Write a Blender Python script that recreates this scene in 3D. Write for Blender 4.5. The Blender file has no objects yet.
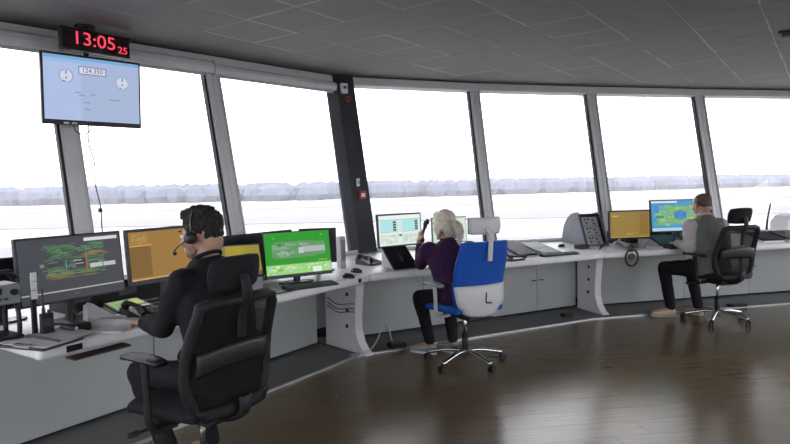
import bpy, bmesh, math, random
from mathutils import Vector, Matrix, noise
random.seed(7)
S = bpy.context.scene
COL = S.collection
PI = math.pi

# ------------------------------------------------------------------ camera
CAM_H = 1.45
cam_d = bpy.data.cameras.new('camera'); cam = bpy.data.objects.new('camera', cam_d); COL.objects.link(cam)
cam_d.sensor_width = 36.0; cam_d.lens = 600.0 / 790.0 * 36.0; cam_d.clip_start = 0.05; cam_d.clip_end = 8000
_p, _r = math.radians(3.67), math.radians(1.09)
_f = Vector((0, math.cos(_p), -math.sin(_p))); _u = Vector((0, math.sin(_p), math.cos(_p))); _x = Vector((1, 0, 0))
_R = _x * math.cos(_r) - _u * math.sin(_r); _U = _x * math.sin(_r) + _u * math.cos(_r)
cam.matrix_world = Matrix(((_R.x, _U.x, -_f.x, 0), (_R.y, _U.y, -_f.y, 0), (_R.z, _U.z, -_f.z, CAM_H), (0, 0, 0, 1)))
S.camera = cam

# ------------------------------------------------------------------ sky and exposure
SKY = 4.6
w = bpy.data.worlds.new('overcast_sky'); S.world = w; w.use_nodes = True
nt = w.node_tree; bg = nt.nodes['Background']
tc = nt.nodes.new('ShaderNodeTexCoord'); nz = nt.nodes.new('ShaderNodeTexNoise'); nz.inputs['Scale'].default_value = 2.0
cr = nt.nodes.new('ShaderNodeValToRGB'); cr.color_ramp.elements[0].color = (.93, .96, 1, 1); cr.color_ramp.elements[1].color = (1, 1, 1, 1)
nt.links.new(tc.outputs['Generated'], nz.inputs['Vector']); nt.links.new(nz.outputs['Fac'], cr.inputs['Fac']); nt.links.new(cr.outputs['Color'], bg.inputs['Color'])
bg.inputs['Strength'].default_value = SKY
S.view_settings.view_transform = 'Standard'; S.view_settings.look = 'None'
S.view_settings.gamma = 1.0; S.view_settings.exposure = 0.0; S.view_settings.use_curve_mapping = False

# ------------------------------------------------------------------ materials
def lin(c):
    return tuple(((v / 255.0) / 12.92 if v / 255.0 <= .04045 else ((v / 255.0 + .055) / 1.055) ** 2.4) for v in c)
MATS = {}
def mat(name, col, rough=.5, metal=0., var=.06, scale=12., bump=0., spec=.5, stretch=None, coat=0.):
    """principled material with procedural colour variation and optional bump; col is linear"""
    if name in MATS: return MATS[name]
    m = bpy.data.materials.new(name); m.use_nodes = True; t = m.node_tree; b = t.nodes['Principled BSDF']
    b.inputs['Roughness'].default_value = rough; b.inputs['Metallic'].default_value = metal
    b.inputs['Specular IOR Level'].default_value = spec
    b.inputs['Coat Weight'].default_value = coat
    tc = t.nodes.new('ShaderNodeTexCoord'); mp = t.nodes.new('ShaderNodeMapping'); n = t.nodes.new('ShaderNodeTexNoise')
    n.inputs['Scale'].default_value = scale; n.inputs['Detail'].default_value = 4
    if stretch: mp.inputs['Scale'].default_value = stretch
    t.links.new(tc.outputs['Object'], mp.inputs['Vector']); t.links.new(mp.outputs['Vector'], n.inputs['Vector'])
    r = t.nodes.new('ShaderNodeValToRGB')
    r.color_ramp.elements[0].position = .3; r.color_ramp.elements[1].position = .7
    r.color_ramp.elements[0].color = tuple(max(0, v * (1 - var)) for v in col) + (1,)
    r.color_ramp.elements[1].color = tuple(min(1, v * (1 + var)) for v in col) + (1,)
    t.links.new(n.outputs['Fac'], r.inputs['Fac']); t.links.new(r.outputs['Color'], b.inputs['Base Color'])
    if bump:
        bp = t.nodes.new('ShaderNodeBump'); bp.inputs['Strength'].default_value = bump; bp.inputs['Distance'].default_value = .01
        n2 = t.nodes.new('ShaderNodeTexNoise'); n2.inputs['Scale'].default_value = scale * 6; n2.inputs['Detail'].default_value = 3
        t.links.new(mp.outputs['Vector'], n2.inputs['Vector'])
        t.links.new(n2.outputs['Fac'], bp.inputs['Height']); t.links.new(bp.outputs['Normal'], b.inputs['Normal'])
    MATS[name] = m
    return m
def emis(col, strength=1.0):
    """a lit screen colour, given as sRGB 0-255"""
    k = 'lit_%d_%d_%d_%g' % (col[0], col[1], col[2], strength)
    if k in MATS: return MATS[k]
    m = bpy.data.materials.new(k); m.use_nodes = True; b = m.node_tree.nodes['Principled BSDF']
    b.inputs['Base Color'].default_value = (.01, .01, .01, 1); b.inputs['Roughness'].default_value = .45
    b.inputs['Specular IOR Level'].default_value = .25
    b.inputs['Emission Color'].default_value = lin(col) + (1,); b.inputs['Emission Strength'].default_value = strength
    MATS[k] = m
    return m
def glass_mat():
    m = bpy.data.materials.new('window_glass'); m.use_nodes = True; t = m.node_tree; t.nodes.clear()
    o = t.nodes.new('ShaderNodeOutputMaterial'); mx = t.nodes.new('ShaderNodeMixShader'); tr = t.nodes.new('ShaderNodeBsdfTransparent')
    tr.inputs['Color'].default_value = (.955, .955, .97, 1)
    g = t.nodes.new('ShaderNodeBsdfGlossy'); g.inputs['Roughness'].default_value = .02
    fr = t.nodes.new('ShaderNodeFresnel'); fr.inputs['IOR'].default_value = 1.25
    t.links.new(fr.outputs['Fac'], mx.inputs['Fac']); t.links.new(tr.outputs[0], mx.inputs[1]); t.links.new(g.outputs[0], mx.inputs[2])
    t.links.new(mx.outputs[0], o.inputs['Surface'])
    return m
def mesh_fabric(name, col, see=.3):
    m = bpy.data.materials.new(name); m.use_nodes = True; t = m.node_tree; b = t.nodes['Principled BSDF']
    b.inputs['Base Color'].default_value = col + (1,); b.inputs['Roughness'].default_value = .8; b.inputs['Specular IOR Level'].default_value = .2
    o = t.nodes['Material Output']; mx = t.nodes.new('ShaderNodeMixShader'); tr = t.nodes.new('ShaderNodeBsdfTransparent')
    tc = t.nodes.new('ShaderNodeTexCoord'); ck = t.nodes.new('ShaderNodeTexNoise'); ck.inputs['Scale'].default_value = 400
    mt = t.nodes.new('ShaderNodeMath'); mt.operation = 'MULTIPLY'; mt.inputs[1].default_value = see * 2
    t.links.new(tc.outputs['Object'], ck.inputs['Vector']); t.links.new(ck.outputs['Fac'], mt.inputs[0])
    t.links.new(mt.outputs[0], mx.inputs['Fac']); t.links.new(b.outputs[0], mx.inputs[1]); t.links.new(tr.outputs[0], mx.inputs[2])
    t.links.new(mx.outputs[0], o.inputs['Surface'])
    return m
GLASS = glass_mat()
M_white = mat('white_laminate', (.82, .82, .84), .38, var=.03, scale=6)
M_panel = mat('grey_panel_laminate', (.41, .43, .425), .45, var=.03, scale=3)
M_fin = mat('white_steel_leg', (.84, .83, .86), .4, var=.03)
M_black = mat('black_plastic', (.012, .012, .014), .42, var=.1)
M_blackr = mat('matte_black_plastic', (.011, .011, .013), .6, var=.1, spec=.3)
M_dark = mat('dark_grey_plastic', (.05, .05, .055), .5, var=.1)
M_grey = mat('mid_grey_plastic', (.24, .25, .27), .5, var=.06)
M_lgrey = mat('light_grey_plastic', (.5, .5, .52), .45, var=.05)
M_alu = mat('window_frame_aluminium', (.67, .67, .68), .45, .0, var=.05, scale=4)
M_gasket = mat('black_window_gasket', (.02, .02, .03), .6)
M_column = mat('black_column_paint', (.030, .032, .042), .6, var=.15, scale=5)
M_chrome = mat('polished_aluminium', (.75, .75, .77), .22, 1., var=.04)
M_ceil = mat('grey_ceiling_tile', (.185, .175, .176), .75, var=.06, scale=5, bump=.08)
M_ceil2 = mat('grey_ceiling_border', (.175, .165, .167), .7, var=.06, scale=2)
M_tbar = mat('ceiling_grid_bar', (.34, .325, .32), .6, var=.05)
M_carpet = mat('dark_grey_carpet', (.15, .155, .155), .55, var=.15, scale=60, bump=.2)
M_steel = mat('steel_floor_strip', (.55, .55, .56), .35, .9)
M_wallp = mat('white_painted_wall', (.55, .55, .55), .7, var=.03, scale=2)
M_paper = mat('white_paper', (.72, .72, .74), .7, var=.03)
M_red = mat('red_plastic', (.45, .03, .03), .5)

# ------------------------------------------------------------------ mesh helpers
def V(*a): return Vector(a)
def rz(a): return Matrix.Rotation(a, 4, 'Z')
def link(name, me, m=None, parent=None, smooth=False):
    o = bpy.data.objects.new(name, me); COL.objects.link(o)
    if m is not None:
        for k in (m if isinstance(m, (list, tuple)) else [m]): me.materials.append(k)
    if parent: o.parent = parent
    if smooth:
        for p in me.polygons: p.use_smooth = True
    return o
def obj(name, bm, m, parent=None, smooth=False):
    bmesh.ops.recalc_face_normals(bm, faces=bm.faces[:])
    me = bpy.data.meshes.new(name); bm.to_mesh(me); bm.free()
    return link(name, me, m, parent, smooth)
def tag(o, label=None, cat=None, group=None, kind=None):
    if label: o['label'] = label
    if cat: o['category'] = cat
    if group: o['group'] = group
    if kind: o['kind'] = kind
    return o
def thing(name, label, cat, loc=(0, 0, 0), rot=0., group=None):
    o = bpy.data.objects.new(name, None); COL.objects.link(o); o.empty_display_size = .1
    o.location = loc; o.rotation_euler = (0, 0, rot)
    return tag(o, label, cat, group)
def NB(): return bmesh.new()
def bx(bm, c, s, M=None, bev=0., seg=2):
    """box of size s centred on c, optionally bevelled, then transformed by M"""
    g = bmesh.ops.create_cube(bm, size=1.0)['verts']
    for v in g: v.co = Vector((v.co.x * s[0] + c[0], v.co.y * s[1] + c[1], v.co.z * s[2] + c[2]))
    if bev:
        es = list({e for v in g for e in v.link_edges})
        r = bmesh.ops.bevel(bm, geom=es, offset=bev, segments=seg, affect='EDGES', profile=.5)
        g = list({v for f in r['faces'] for v in f.verts} | {v for v in g if v.is_valid})
    if M is not None:
        for v in g: v.co = M @ v.co
    return bm
def box(name, c, s, m, parent=None, M=None, bev=0., seg=2):
    return obj(name, bx(NB(), c, s, M, bev, seg), m, parent)
def prism(bm, pts, z0, z1, M=None):
    """polygon (list of xy) extruded from z0 to z1"""
    lo = [bm.verts.new((p[0], p[1], z0)) for p in pts]; hi = [bm.verts.new((p[0], p[1], z1)) for p in pts]
    n = len(pts); bm.faces.new(lo[::-1]); bm.faces.new(hi)
    for i in range(n): bm.faces.new((lo[i], lo[(i + 1) % n], hi[(i + 1) % n], hi[i]))
    if M is not None:
        for v in lo + hi: v.co = M @ v.co
    return lo, hi
def cyl(bm, p0, p1, r0, r1=None, n=14, caps=True):
    p0, p1 = Vector(p0), Vector(p1); r1 = r0 if r1 is None else r1
    d = (p1 - p0).normalized(); a = d.orthogonal().normalized(); b = d.cross(a)
    A = [bm.verts.new(p0 + (a * math.cos(2 * PI * i / n) + b * math.sin(2 * PI * i / n)) * r0) for i in range(n)]
    B = [bm.verts.new(p1 + (a * math.cos(2 * PI * i / n) + b * math.sin(2 * PI * i / n)) * r1) for i in range(n)]
    for i in range(n): bm.faces.new((A[i], A[(i + 1) % n], B[(i + 1) % n], B[i]))
    if caps: bm.faces.new(A[::-1]); bm.faces.new(B)
def ell(bm, c, r, R=None, sub=3):
    g = bmesh.ops.create_icosphere(bm, subdivisions=sub, radius=1.0)['verts']
    for v in g:
        p = Vector((v.co.x * r[0], v.co.y * r[1], v.co.z * r[2]))
        if R is not None: p = R @ p
        v.co = p + Vector(c)
def smoothpath(pts, k=6):
    P = [Vector(p) for p in pts]; out = []
    for i in range(len(P) - 1):
        p0, p1, p2, p3 = P[max(i - 1, 0)], P[i], P[i + 1], P[min(i + 2, len(P) - 1)]
        for j in range(k):
            t = j / k
            out.append(.5 * ((2 * p1) + (p2 - p0) * t + (2 * p0 - 5 * p1 + 4 * p2 - p3) * t * t + (3 * p1 - p0 - 3 * p2 + p3) * t ** 3))
    out.append(P[-1]); return out
def tube(bm, pts, r, n=8, closed=False, ra=None, up=None):
    """sweep; r or list of radii; ra = second (depth) radius for flat sections; up fixes the section"""
    P = [Vector(p) for p in pts]; N = len(P); rings = []
    d0 = (P[1] - P[0]).normalized(); a = Vector(up) if up else d0.orthogonal().normalized()
    for i in range(N):
        if closed: d = (P[(i + 1) % N] - P[i - 1]).normalized()
        else: d = (P[min(i + 1, N - 1)] - P[max(i - 1, 0)]).normalized()
        if up: a = Vector(up)
        a = (a - d * a.dot(d)).normalized(); b = d.cross(a)
        rr = r[i] if isinstance(r, (list, tuple)) else r
        r2 = rr if ra is None else ra
        rings.append([bm.verts.new(P[i] + a * math.cos(2 * PI * j / n) * rr + b * math.sin(2 * PI * j / n) * r2) for j in range(n)])
    for i in range(N if closed else N - 1):
        A, B = rings[i], rings[(i + 1) % N]
        for j in range(n): bm.faces.new((A[j], A[(j + 1) % n], B[(j + 1) % n], B[j]))
    if not closed: bm.faces.new(rings[0][::-1]); bm.faces.new(rings[-1])
def shell(bm, fn, nu, nv, th):
    """slab following fn(u, v) for u, v in 0..1, thickness th along the surface normal"""
    e = 1e-3; F = []; K = []
    for i in range(nu + 1):
        for j in range(nv + 1):
            u, v = i / nu, j / nv; p = fn(u, v)
            du = fn(min(u + e, 1), v) - fn(max(u - e, 0), v); dv = fn(u, min(v + e, 1)) - fn(u, max(v - e, 0))
            n = du.cross(dv).normalized(); t = th(u, v) if callable(th) else th
            F.append(bm.verts.new(p + n * t / 2)); K.append(bm.verts.new(p - n * t / 2))
    ix = lambda i, j: i * (nv + 1) + j
    for i in range(nu):
        for j in range(nv):
            bm.faces.new((F[ix(i, j)], F[ix(i + 1, j)], F[ix(i + 1, j + 1)], F[ix(i, j + 1)]))
            bm.faces.new((K[ix(i, j + 1)], K[ix(i + 1, j + 1)], K[ix(i + 1, j)], K[ix(i, j)]))
    for i in range(nu):
        for j in (0, nv):
            q = (F[ix(i, j)], K[ix(i, j)], K[ix(i + 1, j)], F[ix(i + 1, j)]); bm.faces.new(q if j == 0 else q[::-1])
    for j in range(nv):
        for i in (0, nu):
            q = (F[ix(i, j)], F[ix(i, j + 1)], K[ix(i, j + 1)], K[ix(i, j)]); bm.faces.new(q if i == 0 else q[::-1])
def text_mesh(body, size, depth=.0008):
    c = bpy.data.curves.new('txt', 'FONT'); c.body = body; c.size = size; c.extrude = depth; c.align_x = 'CENTER'; c.align_y = 'CENTER'
    o = bpy.data.objects.new('txt', c); COL.objects.link(o); dg = bpy.context.evaluated_depsgraph_get(); dg.update()
    me = bpy.data.meshes.new_from_object(o.evaluated_get(dg)); bpy.data.objects.remove(o); bpy.data.curves.remove(c)
    return me
def isect(p, d, q, e):
    """2d line intersection p + t d with q + s e"""
    den = d[0] * e[1] - d[1] * e[0]; t = ((q[0] - p[0]) * e[1] - (q[1] - p[1]) * e[0]) / den
    return Vector((p[0] + d[0] * t, p[1] + d[1] * t))
def leftn(a, b):
    d = (Vector(b) - Vector(a)).normalized(); return Vector((-d.y, d.x))
def offset_poly(P, dist, closed=False):
    """offset an open polyline to its left (outward)"""
    P = [Vector(p) for p in P]; n = len(P); out = []
    for i in range(n):
        if closed: a, b, c = P[i - 1], P[i], P[(i + 1) % n]
        else: a, b, c = P[max(i - 1, 0)], P[i], P[min(i + 1, n - 1)]
        if a == b: out.append(b + leftn(b, c) * dist); continue
        if b == c: out.append(b + leftn(a, b) * dist); continue
        n1, n2 = leftn(a, b), leftn(b, c); m = (n1 + n2).normalized()
        out.append(b + m * (dist / max(.3, m.dot(n1))))
    return out

# ------------------------------------------------------------------ the room
DESK = .72; HEAD = 2.55; CEIL = 2.66; LEAN = .42; SILL = .735
# window heads, in plan, going clockwise seen from above (outside is to the left)
HEADS = [V(-4.6, 2.38), V(-3.62, 3.47), V(-2.57, 4.64), V(-1.705, 5.605), V(-.63, 6.80), V(.97, 7.43), V(2.54, 7.88), V(4.13, 8.265), V(5.9, 8.64),
         V(7.2, 8.1), V(8.0, 6.6), V(8.2, 4.8), V(7.8, 2.9), V(6.8, 1.1), V(5.3, -.4), V(3.4, -1.5), V(1.2, -2.0), V(-1.0, -1.9), V(-3.0, -1.1), V(-4.4, .4)]
BASES = offset_poly(HEADS, -LEAN, True)
SOLID = {15}          # plain wall behind the photographer
NW = len(HEADS)
slab = lambda name, pts, z0, z1, m: (lambda bm: (prism(bm, pts, z0, z1), obj(name, bm, m))[1])(NB())

# floor: slab with planks laid on it
floor = tag(slab('floor', offset_poly(HEADS, .15, True), -.2, -.006, mat('floor_subfloor', (.02, .018, .016), .8)), 'dark brown laminate plank floor of the control room', kind='structure')
def plank_mat(i):
    base = [(.145, .105, .060), (.141, .102, .059), (.151, .109, .062), (.143, .104, .061)][i]
    m = mat('brown_laminate_%d' % i, base, .23, var=.16, scale=5, stretch=(.6, 9, 1), bump=.004, spec=.65)
    return m
PM = [plank_mat(i) for i in range(4)]
PW, PL = .2, 1.5; pa = math.radians(8); pd = V(math.cos(pa), math.sin(pa)); pn = V(-pd.y, pd.x)
bm = NB(); bx(bm, (0, 0, -.003), (PL - .0015, PW - .0015, .006))
me0 = bpy.data.meshes.new('plank'); bm.to_mesh(me0); bm.free()
PME = []
for i in range(4):
    q = me0.copy(); q.materials.append(PM[i]); PME.append(q)
inner = offset_poly(HEADS, -LEAN - .05, True)
def inside(p, poly):
    c = False; n = len(poly)
    for i in range(n):
        a, b = poly[i], poly[(i + 1) % n]
        if (a.y > p.y) != (b.y > p.y) and p.x < (b.x - a.x) * (p.y - a.y) / (b.y - a.y) + a.x: c = not c
    return c
DA, DB, DC, DE = V(-1.66, 2.73), V(-.21, 4.84), V(2.10, 5.99), V(5.55, 6.81)     # desk front line
DF = [DA, DB, DC, DE]
def behind_panel(p):
    lim = offset_poly([DA - (DB - DA) * 2, DB, DC, DE + (DE - DC) * 2], .62)
    for a, b in zip(lim, lim[1:]):
        d = (b - a).normalized(); t = (p - a).dot(d)
        if -.2 < t < (b - a).length + .2 and (p - a).dot(V(-d.y, d.x)) > 0: return True
    return False
cands = []
for r in range(-30, 45):
    off = random.random() * PL
    for c in range(-8, 10):
        ctr = V(2, 2.5) + pd * (c * PL + off) + pn * (r * PW)
        e1, e2 = ctr + pd * PL * .5, ctr - pd * PL * .5
        if not (inside(ctr, inner) or inside(e1, inner) or inside(e2, inner)): continue
        if not (inside(e1, HEADS) and inside(e2, HEADS)): continue
        if behind_panel(ctr) and behind_panel(e1) and behind_panel(e2): continue
        if ctr.y < 1.2: continue
        cands.append(ctr)
cands.sort(key=lambda p: p.length)
for ctr in cands[:295]:
    o = bpy.data.objects.new('plank', random.choice(PME)); COL.objects.link(o); o.parent = floor
    o.location = (ctr.x, ctr.y, 0); o.rotation_euler = (0, 0, pa)
# continuation of the floor behind the photographer, too near and low to be seen
bm = NB(); prism(bm, [p for p in offset_poly(HEADS, -LEAN, True) if p.y < 1.4] , -.006, -.0015)
tag(obj('floor_rear', bm, PM[0]), 'brown laminate floor behind the photographer', kind='structure')
# small dark gaps and chips between planks
for (x, y, l, a) in ((-.42, 4.02, .075, 100), (-.60, 3.68, .06, 92), (-.47, 3.86, .05, 105), (1.62, 4.62, .09, 150), (.62, 3.62, .07, 120), (-.36, 4.5, .05, 95)):
    o = box('plank_gap', (0, 0, .0006), (l, .012, .0012), M_black, floor); o.location = (x, y, 0); o.rotation_euler = (0, 0, math.radians(a))

# raised edge strip and dark carpet under the desks
DFX = [DA - (DB - DA) * .35, DB, DC, DE]
strip = offset_poly(DFX, .20); panel = offset_poly(DFX, .70)
carpet = thing('carpet', None, None); carpet['kind'] = 'structure'; carpet['label'] = 'dark grey carpet strip under the control desks'
for i in range(3):
    bm = NB(); prism(bm, [strip[i], strip[i + 1], panel[i + 1] * 1 + leftn(DFX[i], DFX[i + 1]) * .1, panel[i] + leftn(DFX[i], DFX[i + 1]) * .1], .0, .008)
    obj('carpet_piece', bm, M_carpet, carpet)
    bm = NB(); d = (strip[i + 1] - strip[i]).normalized(); nn = V(-d.y, d.x)
    prism(bm, [strip[i], strip[i + 1], strip[i + 1] - nn * .022, strip[i] - nn * .022], 0, .012)
    obj('edge_strip', bm, M_steel, carpet)

# ceiling
ceil = tag(slab('ceiling', offset_poly(HEADS, .12, True), CEIL, CEIL + .15, M_ceil2), 'dark grey suspended tile ceiling with plain border', kind='structure')
ga = math.radians(54); gu = V(math.cos(ga), math.sin(ga)); gv = V(gu.y, -gu.x); T = .5; G0 = V(.063, 4.22)
bm = NB(); shell(bm, lambda u, v: Vector(((u - .5) * (T - .006), (v - .5) * (T - .006), -.009 - .0012 * math.sin(PI * u) * math.sin(PI * v))), 3, 3, .008)
tme = bpy.data.meshes.new('ceiling_tile'); bm.to_mesh(tme); bm.free(); tme.materials.append(M_ceil)
border = offset_poly(HEADS, -.42, True); used = {}
tc_ = []
for i in range(-24, 24):
    for j in range(-24, 24):
        c = G0 + gu * (i + .5) * T + gv * (j + .5) * T
        if all(inside(c + gu * a * T + gv * b * T, border) for a in (-.5, .5) for b in (-.5, .5)): tc_.append((c, i, j))
tc_.sort(key=lambda q: abs(q[0].y - 5.5) + .5 * abs(q[0].x - 1.5))
for c, i, j in tc_[:290]:
    o = bpy.data.objects.new('ceiling_tile', tme); COL.objects.link(o); o.parent = ceil
    o.location = (c.x, c.y, CEIL - random.random() * .003); o.rotation_euler = (random.uniform(-.004, .004), random.uniform(-.004, .004), ga)
    used[(i, j)] = c
for ax in (0, 1):                                   # grid bars, one object for each line
    lines = {}
    for (i, j) in used:
        for k in (0, 1):
            key = (j + k) if ax == 0 else (i + k); q = i if ax == 0 else j
            lo, hi = lines.get(key, (q, q + 1)); lines[key] = (min(lo, q), max(hi, q + 1))
    for key, (lo, hi) in lines.items():
        a = G0 + (gu * lo * T + gv * key * T if ax == 0 else gu * key * T + gv * lo * T)
        b = G0 + (gu * hi * T + gv * key * T if ax == 0 else gu * key * T + gv * hi * T)
        mid = (a + b) / 2; d = b - a
        o = box('grid_bar', (0, 0, -.007), (d.length, .016, .014), M_tbar, ceil); o.location = (mid.x, mid.y, CEIL); o.rotation_euler = (0, 0, math.atan2(d.y, d.x))

for (i, j), c in used.items():                       # black bars as painted gap shadow along the stepped edge of the tile field
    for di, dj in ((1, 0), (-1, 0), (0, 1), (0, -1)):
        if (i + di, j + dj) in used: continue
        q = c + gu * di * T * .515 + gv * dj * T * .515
        o = box('edge_gap_shadow', (0, 0, -.004), (T, .008, .012), M_blackr, ceil); o.location = (q.x, q.y, CEIL); o.rotation_euler = (0, 0, ga + (PI / 2 if di else 0))
# lower wall below the windows and windows all round
def quadprism(bm, a0, a1, b0, b1, th):
    """slab through a0,a1 (lower edge) and b1,b0 (upper edge), thickness th outward"""
    n = (Vector(a1) - Vector(a0)).cross(Vector(b0) - Vector(a0)).normalized()
    if n.xy.dot(leftn(Vector(a0).xy, Vector(a1).xy)) < 0: n = -n
    lo = [bm.verts.new(Vector(p)) for p in (a0, a1, b1, b0)]; hi = [bm.verts.new(Vector(p) + n * th) for p in (a0, a1, b1, b0)]
    bm.faces.new(lo[::-1]); bm.faces.new(hi)
    for i in range(4): bm.faces.new((lo[i], lo[(i + 1) % 4], hi[(i + 1) % 4], hi[i]))
def p3(p, z): return Vector((p.x, p.y, z))
def lerp(a, b, t): return a + (b - a) * t
LW = thing('wall_low', None, None); LW['kind'] = 'structure'; LW['label'] = 'low white wall running below the windows'
for i in range(NW):
    a, b = BASES[i], BASES[(i + 1) % NW]
    bm = NB(); quadprism(bm, p3(a, 0), p3(b, 0), p3(a, SILL - .02), p3(b, SILL - .02), .1); obj('wall_section', bm, M_wallp, LW)
wn = 0
for i in range(NW):
    a, b, ha, hb = BASES[i], BASES[(i + 1) % NW], HEADS[i], HEADS[(i + 1) % NW]
    ka = (SILL - DESK) / (HEAD - DESK)
    sa, sb = lerp(a, ha, ka), lerp(b, hb, ka)
    A0, B0, A1, B1 = p3(sa, SILL), p3(sb, SILL), p3(ha, HEAD), p3(hb, HEAD)
    if i in SOLID:
        bm = NB(); quadprism(bm, p3(a, SILL - .02), p3(b, SILL - .02), p3(ha, CEIL), p3(hb, CEIL), .12)
        tag(obj('wall_back', bm, M_wallp), 'plain wall section behind the photographer', kind='structure'); continue
    wn += 1
    W = thing('window_%d' % wn, None, None); W['kind'] = 'structure'; W['label'] = 'tall outward leaning control room window'
    bm = NB(); quadprism(bm, A0, B0, A1, B1, .012); obj('glass_pane', bm, GLASS, W)
    d = (B0 - A0).normalized(); up = ((A1 + B1) / 2 - (A0 + B0) / 2).normalized(); nrm = d.cross(up)   # towards the room
    if nrm.xy.dot(leftn(a, b)) > 0: nrm = -nrm
    def bar(name, P, Q, wd, dp, m, off=0.0, side=None):
        """bar from P to Q, wd across the window plane, dp deep"""
        e = (Q - P).normalized(); s = e.cross(nrm).normalized(); bm = NB(); vs = []
        for X in (P, Q):
            vs.append([bm.verts.new(X + s * sx * wd / 2 + nrm * (off + sy)) for sx, sy in ((-1, -dp / 2), (1, -dp / 2), (1, dp / 2), (-1, dp / 2))])
        bm.faces.new(vs[0][::-1]); bm.faces.new(vs[1])
        for k in range(4): bm.faces.new((vs[0][k], vs[0][(k + 1) % 4], vs[1][(k + 1) % 4], vs[1][k]))
        return obj(name, bm, m, W)
    upx = up * .06
    bar('mullion', A0 - up * .06 + d * .035, A1 + upx + d * .035, .075, .10, M_alu, .02)
    bar('mullion', B0 - up * .06 - d * .025, B1 + upx - d * .025, .055, .085, M_alu, .02)
    bar('cover_cap', A0 + d * .058 - up * .02, A1 + d * .058, .012, .03, M_lgrey, .075)
    bar('gasket', A0 + d * .082, A1 + d * .082, .02, .03, M_gasket, .005)
    bar('gasket', B0 - d * .062, B1 - d * .062, .022, .05, M_gasket, .012)
    bar('head_rail', A1 + up * .035, B1 + up * .035, .09, .10, M_alu, .03)
    bar('sill', A0 - up * .012, B0 - up * .012, .03, .10, M_white, .03)
# infill between head rail and ceiling
LT = thing('trim_head', None, None); LT['kind'] = 'structure'; LT['label'] = 'dark band between window heads and ceiling'
for i in range(NW):
    if i in SOLID: continue
    ha, hb = HEADS[i], HEADS[(i + 1) % NW]; n = leftn(ha, hb) * .03
    bm = NB(); quadprism(bm, p3(ha + n, HEAD + .06), p3(hb + n, HEAD + .06), p3(ha + n, CEIL + .02), p3(hb + n, CEIL + .02), .05)
    obj('head_band', bm, M_column, LT)
# black structural column at the corner
cb, ch = BASES[4], HEADS[4]
cn = (ch - cb).normalized(); ct = V(-cn.y, cn.x) * -1
column = thing('wall_column', None, None); column['kind'] = 'structure'; column['label'] = 'black leaning corner column between the windows'
bm = NB(); vs = []
for (p, z) in ((cb, DESK), (cb, DESK + .01), (ch, CEIL)):
    q = p - cn * .09 + ct * .025; hw = .12
    vs.append([bm.verts.new(p3(q + ct * x + cn * y, z)) for x, y in ((-hw + .02, -.03), (hw, -.03), (hw + .05, .1), (-hw - .05, .1))])
for k in (0, 1):
    for j in range(4): bm.faces.new((vs[k][j], vs[k][(j + 1) % 4], vs[k + 1][(j + 1) % 4], vs[k + 1][j]))
bm.faces.new(vs[0][::-1]); bm.faces.new(vs[2])
obj('column_casing', bm, M_column, column)
def on_column(z, x=0., out=.135):
    t = (z - DESK) / (CEIL - DESK); q = cb + (ch - cb) * t - cn * out + ct * x; return p3(q, z)
col_rot = math.atan2(cn.y, cn.x) - PI / 2
def wallbox(name, z, x, s, m, label, cat):
    t = thing(name, label, cat, on_column(z, x), col_rot)
    return t

# ------------------------------------------------------------------ outside
GZ = -22.0
def ground_strip(name, y0a, y0b, y1a, y1b, z, m, label):
    """band of ground between two lines given at x=-3000 and x=3000"""
    bm = NB(); prism(bm, [(-3000, y0a), (3000, y0b), (3000, y1b), (-3000, y1a)], z - .3, z)
    return tag(obj(name, bm, m), label, kind='structure')
bm = NB(); prism(bm, [(-6000, -3000), (6000, -3000), (6000, 6000), (-6000, 6000)], GZ - 3, GZ - 1)
tag(obj('ground', bm, mat('pale_winter_grass', (.30, .30, .29), .9, var=.08, scale=.02)), 'pale airfield ground outside the windows', kind='structure')
M_rw = mat('runway_asphalt', (.165, .16, .17), .9, var=.05, scale=.05)
ground_strip('runway', 300, 470, 380, 600, GZ - .6, M_rw, 'grey runway strip seen through the windows')
ground_strip('taxiway', 520, 760, 600, 880, GZ - .6, M_rw, 'grey taxiway strip beyond the runway')
ground_strip('apron', 60, 130, 190, 330, GZ - .6, M_rw, 'pale apron below the tower')
# hazy woods: uncountable
bm = NB(); rnd = random.Random(3)
def wood(x, y, h, r):
    n = 6; zb = GZ - 1
    rings = []
    for k, (f, q) in enumerate(((0, .75), (.35, 1.), (.75, .75), (1., .22))):
        rings.append([bm.verts.new((x + math.cos(2 * PI * j / n) * r * q * rnd.uniform(.8, 1.2), y + math.sin(2 * PI * j / n) * r * q, zb + h * f * rnd.uniform(.95, 1.05))) for j in range(n)])
    for A, B in zip(rings, rings[1:]):
        for j in range(n): bm.faces.new((A[j], A[(j + 1) % n], B[(j + 1) % n], B[j]))
    bm.faces.new(rings[-1])
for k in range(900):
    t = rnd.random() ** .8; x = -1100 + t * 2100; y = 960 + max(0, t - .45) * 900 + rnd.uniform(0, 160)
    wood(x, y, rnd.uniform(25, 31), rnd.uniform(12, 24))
tag(obj('wood_belt', bm, mat('hazy_woodland', (.10, .108, .155), .9, var=.12, scale=.01)), 'pale blue grey line of distant woods on the horizon', 'woods', kind='stuff')
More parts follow.
